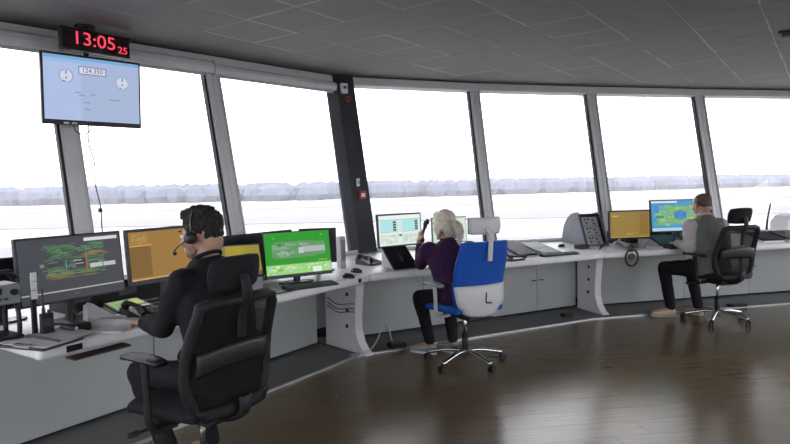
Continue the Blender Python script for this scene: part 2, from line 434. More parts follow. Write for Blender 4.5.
# low airport buildings far right
for i, (x, y, sx, sy, h) in enumerate(((900, 1100, 120, 40, 11), (1080, 1250, 160, 50, 9), (760, 820, 60, 30, 7))):
    t = thing('hangar', ['long pale hangar far off beyond the rightmost window', 'widest pale hangar on the right horizon', 'small pale hangar nearest on the right horizon'][i], 'building', (x, y, GZ - 1))
    box('wall', (0, 0, h / 2), (sx, sy, h), mat('hangar_wall', (.21, .215, .23), .8), t)
    bm = NB(); prism(bm, [(-sx / 2, h), (sx / 2, h), (sx / 2 * .9, h + 2), (-sx / 2 * .9, h + 2)], -sy / 2, sy / 2, Matrix(((1, 0, 0, 0), (0, 0, 1, 0), (0, 1, 0, 0), (0, 0, 0, 1)))); obj('roof', bm, mat('hangar_roof', (.24, .24, .25), .8), t)
    for k in range(4): box('hangar_door', ((k - 1.5) * sx / 4.4, -sy / 2 - .2, h * .38), (sx / 5.5, .4, h * .75), mat('hangar_door', (.18, .185, .20), .8), t)

# ------------------------------------------------------------------ blinds on the left windows
for i, lab in ((1, 'silver roller blind cassette at the left edge of the view'), (2, 'silver roller blind cassette behind the hanging screen and clock'), (3, 'silver roller blind cassette next to the black column')):
    ha, hb = HEADS[i], HEADS[i + 1]; n = leftn(ha, hb); d = (hb - ha).normalized(); Lh = (hb - ha).length
    t = thing('roller_blind', lab, 'blind', p3((ha + hb) / 2 - n * .085, HEAD - .02 - (.012 if i == 3 else 0)), math.atan2(d.y, d.x), 'roller blinds over the left windows')
    rr = .042 if i == 3 else .05
    bm = NB(); prism(bm, [(-rr, -rr), (rr, -rr), (rr, rr), (0, rr * 1.25), (-rr * .85, rr * .8), (-rr * 1.1, 0)], -Lh / 2 + .012, Lh / 2 - .012, Matrix(((0, 0, 1, 0), (1, 0, 0, 0), (0, 1, 0, 0), (0, 0, 0, 1))))
    obj('cassette', bm, mat('blind_cassette_silver', (.72, .71, .74), .4, .0), t)
    box('bottom_bar', (0, .0, -rr - .012), (Lh - .16, .018, .022), M_lgrey, t)
    for s in (-1, 1): box('end_cap', (s * (Lh / 2 - .006), 0, 0), (.012, rr * 2.3, rr * 2.4), M_lgrey, t)

# ------------------------------------------------------------------ desks
WB = BASES                       # wall line at desk height
def seg_dir(i): return (DF[i + 1] - DF[i]).normalized()
bases_in = offset_poly(HEADS, -LEAN - .02, True)
def back_hit(p, n):
    """where the ray p + t n meets the wall line"""
    best = None
    for i in range(0, 10):
        a, b = bases_in[i], bases_in[i + 1]; e = b - a; den = n.x * e.y - n.y * e.x
        if abs(den) < 1e-6: continue
        t = ((a.x - p.x) * e.y - (a.y - p.y) * e.x) / den; s = ((a.x - p.x) * n.y - (a.y - p.y) * n.x) / den
        if t > 0 and -1e-6 <= s <= 1 + 1e-6 and (best is None or t < best): best = t
    return p + n * best
nL, nM, nR = [leftn(DF[i], DF[i + 1]) for i in range(3)]
Aend = back_hit(DA, nL); Eend = back_hit(DE, nR)
mB = (nL + nM).normalized(); mC = (nM + nR).normalized()
Bb = back_hit(DB, mB); Cb = back_hit(DC, mC)
polys = [[DA, DB, Bb] + ([bases_in[4]] if (bases_in[4] - DB).dot(V(mB.y, -mB.x)) < 0 else []) + [bases_in[3], Aend], None, None]
cornerM = [bases_in[4]] if (bases_in[4] - DB).dot(V(mB.y, -mB.x)) >= 0 else []
polys[0] = [DA, DB, Bb] + [p for p in (bases_in[4], bases_in[3], bases_in[2]) if (p - DB).dot(V(mB.y, -mB.x)) < 0 and (p - DA).dot((DB - DA).normalized()) > 0] + [Aend]
polys[1] = [DB, DC, Cb] + [p for p in (bases_in[7], bases_in[6], bases_in[5], bases_in[4]) if (p - DB).dot(V(mB.y, -mB.x)) > 0 and (p - DC).dot(V(mC.y, -mC.x)) < 0] + [Bb]
polys[2] = [DC, DE, Eend] + [p for p in (bases_in[8], bases_in[7], bases_in[6]) if (p - DC).dot(V(mC.y, -mC.x)) > 0 and (p - DE).dot((DE - DC).normalized()) < 0] + [Cb]
def worktop(poly, label):
    bm = NB(); lo, hi = prism(bm, poly, DESK - .065, DESK)
    t = tag(obj('worktop', bm, M_white), label, 'worktop')
    md = t.modifiers.new('round', 'BEVEL'); md.width = .022; md.segments = 4; md.limit_method = 'ANGLE'
    return t
WT = [worktop(polys[0], 'white worktop of the near left desk in front of the man in black'),
      worktop(polys[1], 'white worktop of the middle desk in front of the woman'),
      worktop(polys[2], 'white worktop of the right desk in front of the man in grey')]
for (k, s, ln) in ((0, .165, .075), (0, 1.49, .05), (0, 2.42, .035)):
    d = seg_dir(k); n = leftn(DF[k], DF[k + 1]); q = DF[k] + d * s - n * .0015
    M = Matrix.Translation(p3(q, DESK - .034)) @ rz(math.atan2(d.y, d.x))
    box('cable_port', (0, 0, 0), (ln, .006, .030), M_black, WT[k], M)
d = seg_dir(0); q = DA + d * .30 + nL * .02
box('under_tray', (0, 0, 0), (.30, .08, .010), mat('dark_maroon_board', (.05, .025, .03), .5), WT[0], Matrix.Translation(p3(q, DESK - .088)) @ rz(math.atan2(d.y, d.x) + .04))

# cabinets under the worktops
pl = offset_poly(DF, .70)
def cabinet(k, s0, s1, label, handle=None):
    d = seg_dir(k); a = DF[k] + leftn(DF[k], DF[k + 1]) * .70 + d * s0; Ld = s1 - s0
    t = thing('desk_cabinet', label, 'cabinet', p3(a + d * Ld / 2, 0), math.atan2(d.y, d.x), 'grey cabinets under the desks')
    dep = .22
    box('carcass', (0, dep / 2 + .02, .34), (Ld - .004, dep, .62), M_panel, t)
    box('plinth', (0, dep / 2 + .03, .016), (Ld - .004, dep - .02, .031), M_blackr, t)
    dr = box('door', (0, .009, .34), (Ld - .006, .018, .615), M_panel, t, bev=.002, seg=1)
    if handle:
        hx = (Ld / 2 - .05) * handle
        bm = NB(); bx(bm, (hx, -.018, .37), (.055, .008, .012), bev=.002, seg=1); bx(bm, (hx - .02, -.008, .37), (.008, .018, .008)); bx(bm, (hx + .02, -.008, .37), (.008, .018, .008))
        obj('handle', bm, M_dark, dr)
L1 = (pl[1] - DF[0] - leftn(DF[0], DF[1]) * .7).length
cabinet(0, .0, 1.05, 'grey cabinet front under the left desk, at the bottom left corner')
cabinet(0, 1.05, L1 - .06, 'grey cabinet front under the left desk behind the black chair')
o1 = (pl[1] - (DF[1] + leftn(DF[1], DF[2]) * .7)).dot(seg_dir(1)); e1 = (pl[2] - (DF[1] + leftn(DF[1], DF[2]) * .7)).dot(seg_dir(1))
cabinet(1, .20, .88, 'grey cabinet front left of the woman beside the white leg')
cabinet(1, .88, 2.30, 'grey cabinet front behind the blue chair, handle at right', 1)
cabinet(1, 2.30, 2.86, 'grey cabinet front right of the blue chair, handle at left', -1)
o2 = (pl[2] - (DF[2] + leftn(DF[2], DF[3]) * .7)).dot(seg_dir(2))
cabinet(2, .37, 1.50, 'long grey cabinet front behind the seated man in grey')
cabinet(2, 1.50, 2.42, 'grey cabinet front behind the right black chair, handle at right', 1)
cabinet(2, 2.42, 3.4, 'grey cabinet front at the right edge, handle at left', -1)
# white flared legs at the desk corners
st = offset_poly(DF, .20)
def fin(k, label):
    m = (leftn(DF[k - 1], DF[k]) + leftn(DF[k], DF[k + 1])).normalized(); c = V(-.235, 5.0) if k == 1 else V(2.235, 6.32)
    if k == 1: m = V(-.68, .73).normalized()
    dp = .56 if k == 1 else .44
    t = thing('desk_end_support', label, 'support', p3(c, 0), math.atan2(m.y, m.x))
    prof = [(0, .0), (0, .014), (.05, .04), (.10, .10), (.135, .19), (.14, .30), (.10, .654), (dp, .654), (dp, 0)]
    bm = NB(); prism(bm, prof, -.04, .04, Matrix(((1, 0, 0, 0), (0, 0, -1, 0), (0, 1, 0, .0), (0, 0, 0, 1)))); obj('leg_plate', bm, M_fin, t)
    for (x, z) in ((.24, .50), (.24, .36), (.25, .22)):
        for sgn in (-1, 1):
            bm = NB(); cyl(bm, (x, sgn * .039, z), (x, sgn * .044, z), .018, n=12); obj('cable_hole', bm, M_black, t)
    return t
fin(1, 'white flared desk leg in the corner left of the woman'); fin(2, 'white flared desk leg in the corner left of the man in grey')

# ------------------------------------------------------------------ screens
def screen_content(name, parent, w, h, items, M, y0):
    """flat print on a screen; items (u0,v0,u1,v1,srgb) or ('poly', [(u,v)..], srgb)"""
    bm = NB(); cols = []; lay = 0
    for it in items:
        c = it[-1]
        if c not in cols: cols.append(c)
        pts = it[1] if it[0] == 'poly' else [(it[0], it[1]), (it[2], it[1]), (it[2], it[3]), (it[0], it[3])]
        lay += 1
        vs = [bm.verts.new(M @ Vector(((u - .5) * w, y0 - .0006 - lay * .000012, v * h))) for u, v in pts]
        f = bm.faces.new(vs); f.material_index = cols.index(c)
    me = bpy.data.meshes.new(name); bm.to_mesh(me); bm.free()
    return tag(link(name, me, [emis(c) for c in cols], parent), kind='stuff')
def monitor(label, Lp, Rp, zb, zt, bg, items=(), tilt=4, bezel=.014, stand='post', name='monitor', depth=.04, body=None, group=None, chin=0.):
    Lp, Rp = V(*Lp), V(*Rp); w = (Rp - Lp).length; h = zt - zb; c = (Lp + Rp) / 2
    t = thing(name, label, 'monitor', (c.x, c.y, DESK), math.atan2(Rp.y - Lp.y, Rp.x - Lp.x), group)
    body = body or M_black; z0 = zb - DESK
    M = Matrix.Translation((0, 0, z0)) @ Matrix.Rotation(math.radians(-tilt), 4, 'X')
    bm = NB(); bx(bm, (0, depth * .3, h / 2), (w, depth * .6, h), M, .004, 1); bx(bm, (0, depth * .85, h * .5), (w * .72, depth * .6, h * .6), M, .012, 2)
    obj('housing', bm, body, t)
    sw, sh = w - bezel * 2, h - bezel * 2 - chin
    MS = M @ Matrix.Translation((0, 0, bezel + chin))
    sc = box('screen', (0, -.0005, sh / 2), (sw, .002, sh), emis(bg) if bg else mat('dark_glass_screen', (.008, .009, .012), .32, var=.02, spec=.35), t, MS)
    if items: screen_content('screen_image', sc, sw, sh, items, MS, -.0015)
    if stand == 'post':
        bm = NB(); bx(bm, (0, depth * 1.2 + .02, (z0 + h * .45) / 2), (.05, .03, z0 + h * .45), None, .006, 1)
        obj('stand_neck', bm, body, t)
        bm = NB(); prism(bm, [(.14 * math.cos(a), .075 + .07 * math.sin(a)) for a in [2 * PI * k / 20 for k in range(20)]], 0, .012); obj('stand_base', bm, body, t)
    elif stand == 'none':
        bm = NB(); bx(bm, (0, depth * .6 + .01, z0 / 2 + .01), (w * .3, .05, z0 + .02), None, .004, 1); obj('stand_neck', bm, body, t)
    return t
def wedge(label, c, yaw, w, l, tilt, bg, items=(), name='touch_panel', body=None, lift=.012, frame=None):
    """flat touch panel on a wedge stand; c is the plan centre of its lower front edge"""
    t = thing(name, label, 'touch panel', (c[0], c[1], DESK), yaw)
    body = body or M_grey; a = math.radians(tilt)
    prof = [(0, 0), (l * math.cos(a) + .02, 0), (l * math.cos(a) + .01, lift + l * math.sin(a) - .004), (0, lift - .004)]
    bm = NB(); prism(bm, prof, -w / 2 + .012, w / 2 - .012, Matrix(((0, 0, 1, 0), (1, 0, 0, 0), (0, 1, 0, 0), (0, 0, 0, 1)))); obj('wedge_stand', bm, body, t)
    M = Matrix.Translation((0, 0, lift)) @ Matrix.Rotation(a, 4, 'X')
    bm = NB(); bx(bm, (0, l / 2, .007), (w, l, .016), M, .003, 1); obj('panel_frame', bm, frame or M_black, t)
    MS = M @ Matrix(((1, 0, 0, 0), (0, 0, 1, 0), (0, -1, 0, 0), (0, 0, 0, 1))) @ Matrix.Identity(4)
    M2 = M @ Matrix(((1, 0, 0, 0), (0, 0, 1, .012), (0, -1, 0, .016), (0, 0, 0, 1)))
    # screen plane: local x = x, z(v) -> along the panel, -y -> out of it
    M2 = M @ Matrix.Translation((0, .012, .0155)) @ Matrix.Rotation(-PI / 2, 4, 'X')
    sw, sh = w - .024, l - .024
    bm = NB(); bx(bm, (0, 0, 0), (sw, .002, sh))
    for v in bm.verts: v.co = M @ Vector((v.co.x, .012 + v.co.z + sh / 2, .0155 + v.co.y))
    sc = obj('screen', bm, emis(bg) if bg else mat('dark_glass_screen', (.008, .009, .012), .32, var=.02, spec=.35), t)
    if items:
        bm = NB(); cols = []
        for k, it in enumerate(items):
            u0, v0, u1, v1, cc = it
            if cc not in cols: cols.append(cc)
            f = bm.faces.new([bm.verts.new(M @ Vector(((u - .5) * sw, .012 + v * sh, .0168 + k * .00003))) for u, v in ((u0, v0), (u1, v0), (u1, v1), (u0, v1))]); f.material_index = cols.index(cc)
        me = bpy.data.meshes.new('screen_image'); bm.to_mesh(me); bm.free(); link('screen_image', me, [emis(q) for q in cols], sc)
    return t

rn = random.Random(11)
# airfield map screen
it = [(.0, .0, 1, .135, (62, 64, 70)), (0, .135, 1, .155, (170, 172, 172))]
for k in range(240):
    u = rn.uniform(.20, .78); v = rn.uniform(.38, .88); l = rn.uniform(.02, .13)
    c = rn.choice([(66, 108, 70), (76, 122, 80), (60, 96, 66), (92, 134, 96), (100, 124, 86), (74, 104, 86)])
    it.append((u, v, min(u + l, .82), v + rn.uniform(.006, .02), c))
for k in range(26):
    u = rn.uniform(.2, .6); v = rn.uniform(.34, .42); it.append((u, v, min(u + rn.uniform(.05, .2), .78), v + .008, rn.choice([(128, 118, 66), (140, 112, 60), (120, 126, 84)])))
for k in range(22):
    u = rn.uniform(.6, .82); v = rn.uniform(.66, .74); it.append((u, v, u + rn.uniform(.03, .08), v + .01, rn.choice([(146, 104, 64), (156, 112, 72), (110, 124, 84)])))
it += [(.62, .44, .635, .74, (150, 96, 66)), (.52, .50, .62, .64, (62, 50, 64)), (.42, .46, .43, .62, (70, 150, 160)), (.26, .54, .40, .60, (58, 60, 66)),
       (.18, .55, .22, .60, (130, 130, 90)), (.62, .91, .97, .965, (214, 214, 214)), (.66, .46, .79, .53, (188, 190, 186)), (.80, .46, .93, .53, (186, 188, 184)),
       (.52, .545, .60, .56, (170, 160, 172)), (.50, .60, .58, .615, (176, 180, 172)), (.47, .06, .53, .085, (84, 84, 86))]
monitor('large monitor showing a green taxiway map on dark grey', (-1.915, 3.02), (-1.605, 3.53), .845, 1.205, (66, 68, 75), it, tilt=5, bezel=.012)
# orange radar screens
it = [(.0, .06, .28, .70, (122, 92, 44)), (.02, .74, .26, .97, (158, 122, 62)), (.0, .70, .30, .725, (206, 158, 96)), (.0, .0, 1, .03, (196, 164, 112)), (.86, .9, .98, .93, (206, 158, 70))]
for k in range(16): u = rn.uniform(.02, .22); v = rn.uniform(.75, .95); it.append((u, v, u + rn.uniform(.02, .06), v + .012, (190, 150, 88)))
for k in range(14): u = rn.uniform(.35, .9); v = rn.uniform(.1, .9); it.append((u, v, u + .014, v + .012, (196, 146, 60)))
monitor('amber radar monitor beside the face of the man in black', (-1.585, 3.545), (-1.29, 4.0), .862, 1.205, (150, 113, 54), it, tilt=5, bezel=.018, chin=.012)
it = [(.0, .0, 1, .02, (200, 170, 90)), (.75, .1, .96, .95, (134, 108, 50)), (.04, .8, .2, .86, (196, 166, 84)), (.4, .12, .6, .14, (206, 178, 90))]
for k in range(16): u = rn.uniform(.1, .7); v = rn.uniform(.1, .9); it.append((u, v, u + .02, v + .02, (184, 154, 76)))
monitor('amber radar monitor next to the grey rack on the right desk', (2.30, 6.42), (2.78, 6.50), .80, 1.115, (146, 119, 56), it, tilt=3, bezel=.016, chin=.006)
# black monitors
monitor('switched off black monitor at the left edge behind the map screen', (-2.29, 3.03), (-1.99, 3.46), .80, 1.085, None, tilt=3)
monitor('wide black monitor behind the head of the man in black', (-1.26, 4.27), (-.83, 4.86), .775, 1.095, None, tilt=2)
monitor('narrow black monitor half hidden behind the green screen', (-.80, 4.96), (-.495, 5.02), .80, 1.09, None, tilt=2)
# green surface map
it = []
for k in range(60):
    u = rn.uniform(.10, .62); v = rn.uniform(.42, .72); c = rn.choice([(104, 158, 108), (128, 170, 132), (150, 176, 150), (92, 140, 96), (140, 160, 146)])
    it.append((u, v, u + rn.uniform(.02, .12), v + rn.uniform(.015, .06), c))
it = [(.10, .42, .92, .74, (96, 150, 98)), (.14, .38, .74, .78, (94, 146, 96))] + it
it += [(.56, .50, .92, .64, (172, 178, 178)), (.50, .48, .58, .62, (186, 196, 190)), (.2, .68, .24, .73, (40, 100, 40)), (.0, .0, 1., .235, (150, 210, 120))]
for k in range(60):
    u = rn.uniform(0, .95); v = rn.uniform(0.01, .2); it.append((u, v, u + rn.uniform(.01, .06), v + rn.uniform(.02, .05), rn.choice([(206, 226, 150), (232, 236, 216), (168, 208, 196), (120, 176, 90), (190, 216, 120), (170, 196, 220)])))
it += [(.70, .0, .84, .13, (214, 236, 220)), (.8, .27, .94, .30, (120, 180, 40)), (.12, .86, .15, .875, (150, 200, 150)), (.86, .9, .88, .92, (150, 220, 150))]
monitor('bright green surface map monitor at the right end of the left desk', (-.93, 4.27), (-.485, 4.56), .775, 1.115, (38, 148, 38), it, tilt=8, bezel=.006, chin=.02)
# white and cyan data monitor
it = [(.0, .86, 1., 1., (236, 240, 238)), (.0, .85, 1., .86, (70, 80, 80))]
for u0, u1 in ((.03, .42), (.56, .95)):
    it += [(u0, .45, u1, .84, (172, 226, 228)), (u0, .44, u1, .45, (110, 130, 130)), (u0, .06, u1, .36, (206, 222, 206))]
    for k in range(4): it.append((u1 - .09, .48 + k * .085, u1 - .02, .545 + k * .085, (62, 74, 84)))
    for k in range(8): u = rn.uniform(u0, u1 - .06); v = rn.uniform(.07, .3); it.append((u, v, u + .05, v + .05, rn.choice([(232, 238, 226), (176, 200, 176)])))
it += [(.43, .04, .435, .84, (120, 140, 140)), (.545, .04, .55, .84, (120, 140, 140)), (.46, .28, .53, .36, (110, 130, 90))]
for k in range(7): it.append((.45, .44 + k * .055, .53, .465 + k * .055, (190, 214, 206)))
monitor('data monitor with pale cyan panels left of the woman', (-.155, 5.50), (.265, 5.82), .855, 1.168, (222, 236, 230), it, tilt=4, bezel=.016)
it = [(.1, .12, .7, .9, (70, 86, 80)), (.78, .05, .96, .95, (214, 230, 214)), (.0, .0, .05, 1, (200, 220, 200))]
monitor('pale monitor half hidden behind the head of the woman', (.36, 5.76), (.715, 5.93), .86, 1.115, (206, 222, 206), it, tilt=4, bezel=.010, body=M_grey)
# blue surface map
it = [(.0, .0, 1., .10, (170, 205, 225)), (.0, .93, .55, .985, (226, 232, 226)), (.12, .20, .98, .82, (120, 172, 100))]
for k in range(90):
    u = rn.uniform(.05, .94); v = rn.uniform(.16, .82); it.append((u, v, u + rn.uniform(.03, .14), v + rn.uniform(.02, .08), rn.choice([(142, 184, 90), (104, 168, 120), (168, 192, 84), (88, 156, 170), (120, 190, 110), (96, 160, 190)])))
it += [(.48, .40, .74, .62, (52, 120, 190)), (.55, .36, .66, .68, (60, 130, 190)), (.08, .44, .26, .50, (66, 120, 150)), (.05, .60, .16, .82, (64, 136, 190))]
monitor('bright blue and green map monitor in front of the man in grey', (2.83, 6.60), (3.43, 6.73), .855, 1.215, (66, 148, 196), it, tilt=6, bezel=.012)

# touch panels on wedge stands
yL, yM, yR = [math.atan2(seg_dir(k).y, seg_dir(k).x) for k in range(3)]
it = [(.0, .12, .62, .98, (128, 122, 78)), (.62, .12, 1, .98, (150, 138, 60)), (.3, .5, .7, .98, (164, 146, 58)), (.0, .0, 1., .12, (92, 92, 78)), (.02, .3, .5, .34, (168, 160, 110)), (.1, .05, .9, .08, (150, 144, 104))]
wedge('tilted touch panel with yellow and grey fields behind the headrest', (-1.085, 4.09), .38, .36, .27, 52, (110, 106, 84), it, frame=M_black, lift=.10)
wedge('small flat green tablet lying below the amber radar monitor', (-1.537, 3.494), yL, .22, .16, 12, (116, 150, 70), [(.5, 0, 1, 1, (150, 170, 70)), (.1, .2, .4, .7, (92, 132, 76)), (.6, .5, .9, .7, (180, 180, 80))], name='tablet')
wedge('black tilted touch panel left of the woman', (.085, 4.985), yM + .05, .24, .27, 38, None, [(.46, .3, .56, .62, (46, 46, 48))], body=M_lgrey)
wedge('black tilted touch panel right of the blue chair', (1.27, 5.72), yM + .06, .24, .36, 17, None, body=M_lgrey, lift=.015)
wedge('grey faced touch panel beside the black one right of the blue chair', (1.54, 5.87), yM + .04, .25, .36, 12, (112, 118, 118), [(.05, .55, .95, .95, (122, 128, 130)), (.1, .1, .9, .5, (104, 110, 112)), (.2, .2, .5, .3, (130, 134, 134))], body=M_lgrey, frame=M_grey, lift=.012)
wedge('black touch panel under the blue map monitor', (2.985, 6.405), yR + .02, .34, .26, 22, None, body=M_lgrey)
wedge('black touch panel at the right edge of the right desk', (4.20, 6.62), yR, .30, .28, 14, None, body=M_white, lift=.02)
wedge('second black touch panel cut off by the right edge', (4.53, 6.70), yR, .30, .28, 14, None, body=M_white, lift=.02)

# ------------------------------------------------------------------ hanging screen and clock
Lp, Rp = V(-2.44, 4.216), V(-1.965, 4.724); c = (Lp + Rp) / 2; ang = math.atan2(Rp.y - Lp.y, Rp.x - Lp.x); w_ = (Rp - Lp).length; h_ = .50
TVZ = 1.915
tv = thing('ceiling_television', 'hanging flat television showing wind dials on pale blue', 'television', (c.x, c.y, TVZ), ang)
M = Matrix.Rotation(math.radians(3), 4, 'X')
box('housing', (0, .018, h_ / 2), (w_, .036, h_), M_black, tv, M, .004, 1)
bm = NB(); bx(bm, (0, .05, h_ * .48), (w_ * .6, .04, h_ * .55), M, .01, 2); obj('back_cover', bm, M_black, tv)
sw, sh = w_ - .03, h_ - .05; MS = M @ Matrix.Translation((0, 0, .034))
sc = box('screen', (0, -.0005, sh / 2), (sw, .002, sh), emis((168, 184, 220)), tv, MS)
def ring(cx, cy, r, wdt, col, n=20, asp=None):
    out = []; asp = asp or sh / sw
    for k in range(n):
        a, b = 2 * PI * k / n, 2 * PI * (k + 1) / n
        out.append(('poly', [(cx + math.cos(a) * r * asp, cy + math.sin(a) * r), (cx + math.cos(b) * r * asp, cy + math.sin(b) * r), (cx + math.cos(b) * (r - wdt) * asp, cy + math.sin(b) * (r - wdt)), (cx + math.cos(a) * (r - wdt) * asp, cy + math.sin(a) * (r - wdt))], col))
    return out
it = [(.0, .95, 1, 1., (120, 170, 215)), (.0, .90, .45, .95, (150, 186, 222)), (.0, .0, .36, .9, (174, 190, 227)), (.38, .0, 1, .88, (167, 182, 214))]
for cx, cc in ((.22, (138, 144, 166)), (.81, (156, 164, 186))):
    cy = .69 if cx < .5 else .66
    it += [('poly', [(cx + math.cos(2 * PI * k / 20) * .1 * sh / sw, cy + math.sin(2 * PI * k / 20) * .1) for k in range(20)], (206, 212, 232))] + ring(cx, cy, .105, .012, cc)
    it += [(cx - .006, cy + .03, cx + .006, cy + .08, (84, 88, 104)), (cx - .008, cy - .04, cx + .008, cy - .015, (84, 88, 104)), (cx - .03, cy - .09, cx - .015, cy - .07, (90, 92, 104))]
it += [(.345, .735, .635, .865, (120, 126, 150)), (.355, .75, .625, .85, (214, 218, 236))]
for k in range(7): it += [(.03, .05 + k * .055, .33, .054 + k * .055, (160, 172, 206)), (.36, .05 + k * .055, .95, .053 + k * .055, (164, 174, 202))]
for (u, v) in ((.34, .40), (.46, .42), (.66, .36), (.72, .36), (.40, .29), (.40, .18), (.30, .44)): it.append((u, v, u + .06, v + .012, (120, 128, 150)))
screen_content('screen_image', sc, sw, sh, it, MS, -.0015)
tm = text_mesh('124.350', .046, .0003)
tm.transform(MS @ Matrix.Translation(((.49 - .5) * sw, -.0032, .80 * sh)) @ Matrix.Rotation(PI / 2, 4, 'X')); link('frequency_text', tm, emis((70, 70, 86)), sc)
for u in (.22, .30): box('sticker', ((u - .5) * w_, -.001, .012), (.035, .003, .012), M_paper, tv, M)
# mount: pole from the ceiling to the back of the television
bm = NB(); cyl(bm, (.0, .10, h_ * .4), (.0, .10, CEIL - TVZ), .019); obj('mount_pole', bm, M_black, tv)
bm = NB(); bx(bm, (0, .085, h_ * .5), (.16, .03, .16)); obj('mount_bracket', bm, M_black, tv)
bm = NB(); cyl(bm, (.0, .10, CEIL - TVZ - .015), (.0, .10, CEIL - TVZ), .07, n=20); obj('ceiling_flange', bm, M_blackr, tv)
bm = NB(); tube(bm, smoothpath([(-.02, .06, .05), (-.035, .04, -.12), (-.015, .0, -.28), (-.03, -.03, -.42), (-.015, -.07, -.60), (-.025, -.11, -.80), (-.01, -.17, -1.0)]), .004, 6); obj('power_cable', bm, M_black, tv, True)
bm = NB(); tube(bm, smoothpath([(-.13, .05, .02), (-.12, .04, -.04), (-.07, .03, -.06), (-.02, .04, -.03), (.0, .05, .03)]), .004, 6); obj('signal_cable', bm, M_black, tv, True)
box('cable_clip', (-.018, -.07, -.62), (.02, .02, .03), M_black, tv)
Lp, Rp = V(-2.315, 4.28), V(-2.015, 4.70); c = (Lp + Rp) / 2; ang = math.atan2(Rp.y - Lp.y, Rp.x - Lp.x); w_ = (Rp - Lp).length; h_ = .159
ck = thing('digital_clock', 'black digital clock with red digits above the television', 'clock', (c.x, c.y, 2.446), ang)
box('clock_case', (0, .025, h_ / 2), (w_, .05, h_), M_black, ck, None, .008, 2)
box('clock_face', (0, -.001, h_ / 2), (w_ - .02, .003, h_ - .02), mat('dark_clock_face', (.02, .006, .008), .25), ck)
for body, x, z, sz in (('13:05', -.02, .084, .132), ('25', .195, .050, .072)):
    tm = text_mesh(body, sz, .0008); tm.transform(Matrix.Translation((x, -.0036, z)) @ Matrix.Rotation(PI / 2, 4, 'X') @ Matrix.Diagonal((1.12, 1, 1, 1)))
    link('clock_digits', tm, emis((255, 70, 90), 1.3), ck)
bm = NB(); cyl(bm, (-.02, .05, h_ - .01), (-.02, .05, CEIL - 2.446), .012); obj('hanger_rod', bm, M_black, ck)

# ------------------------------------------------------------------ fittings on the column
def colthing(name, z, x, label, cat): return thing(name, label, cat, on_column(z, x), col_rot)
t = colthing('detector_box', 2.50, .0, 'small white box at the top of the black column', 'box'); box('case', (0, 0, 0), (.075, .05, .11), M_white, t, None, .006, 2); box('label_plate', (0, -.027, .01), (.04, .004, .03), M_dark, t)
t = colthing('alarm_sounder', 2.385, .03, 'red alarm sounder under the white box on the column', 'alarm'); bm = NB(); cyl(bm, (0, .02, 0), (0, -.02, 0), .032, .028, 16); obj('sounder_body', bm, M_red, t); bm = NB(); cyl(bm, (0, -.02, 0), (0, -.03, 0), .016, .010, 12); obj('sounder_horn', bm, M_black, t)
t = colthing('switch_plate', 1.47, .015, 'small white switch plate halfway up the black column', 'switch'); box('plate', (0, .0, 0), (.034, .02, .085), M_white, t, None, .003, 1); box('rocker', (0, -.012, 0), (.018, .006, .03), M_grey, t)
t = colthing('fire_call_point', 1.335, .045, 'red fire call point low on the black column', 'call point'); box('case', (0, 0, 0), (.085, .045, .085), M_red, t, None, .006, 2); box('break_glass', (0, -.024, -.002), (.045, .004, .04), M_paper, t)
# thin haze lying over the airfield
HZ = bpy.data.materials.new('airfield_haze'); HZ.use_nodes = True; _t = HZ.node_tree; _t.nodes.clear()
_o = _t.nodes.new('ShaderNodeOutputMaterial'); _v = _t.nodes.new('ShaderNodeVolumeScatter'); _v.inputs['Density'].default_value = .0002; _v.inputs['Color'].default_value = (1, 1, 1, 1)
_t.links.new(_v.outputs[0], _o.inputs['Volume'])
bm = NB(); bx(bm, (0, 1530, 14), (5000, 3000, 70)); hz = obj('haze', bm, HZ); tag(hz, 'thin pale haze over the airfield outside', 'haze', kind='stuff')

# ------------------------------------------------------------------ things on the left desk
def D3(p): return (p[0], p[1], DESK)
for s0, s1, o0, lab in ((.46, 1.25, .66, 'low black console riser behind the map monitor'), (1.27, 2.30, .78, 'low black console riser behind the green map monitor')):
    q = DA + seg_dir(0) * (s0 + s1) / 2 + nL * (o0 + .10)
    t = thing('console_riser', lab, 'riser', D3(q), yL)
    box('riser_body', (0, 0, .075), (s1 - s0, .20, .15), M_blackr, t, None, .006, 1)
    for k in range(3): box('cable_slot', ((k - 1) * .3, -.101, .08), (.12, .004, .05), M_dark, t)
q = DC + seg_dir(2) * 1.15 + nR * .73
t = thing('console_riser', 'low black console riser behind the blue map monitor', 'riser', D3(q), yR)
box('riser_body', (0, 0, .07), (1.2, .18, .14), M_blackr, t, None, .006, 1)
for k in range(3): box('cable_slot', ((k - 1) * .3, -.091, .08), (.12, .004, .05), M_dark, t)
# radio set on a stand at the far left
t = thing('radio_set', 'grey radio set on a black stand at the left edge of the desk', 'radio', (-1.955, 2.90, DESK), yL)
bm = NB(); bx(bm, (0, .05, .008), (.20, .20, .016), None, .004, 1); obj('foot_plate', bm, M_blackr, t)
for sx in (-1, 1):
    bm = NB(); tube(bm, smoothpath([(sx * .085, -.03, .014), (sx * .085, -.035, .09), (sx * .085, -.01, .165), (sx * .085, .10, .175), (sx * .085, .12, .012)]), .012, 8); obj('stand_arm', bm, M_black, t, True)
r = box('radio_case', (0, .03, .225), (.19, .16, .10), M_grey, t, None, .008, 2)
box('display', (-.03, -.052, .245), (.075, .004, .03), M_black, r)
for k in range(4): box('key', (-.06 + k * .028, -.052, .205), (.018, .005, .012), M_dark, r)
bm = NB(); cyl(bm, (.06, -.05, .235), (.06, -.066, .235), .016, n=16); obj('volume_knob', bm, M_black, r)
bm = NB(); tube(bm, smoothpath([(-.05, -.03, .30), (-.03, -.05, .33), (.04, -.05, .335), (.075, -.03, .30)]), [.018] * 7 + [.012] * 6 + [.018] * 6, 10); obj('handset', bm, M_black, r, True)
t = thing('strip_holder', 'white upright strip holder between the radio and the map screen', 'holder', (-1.80, 2.945, DESK), yL)
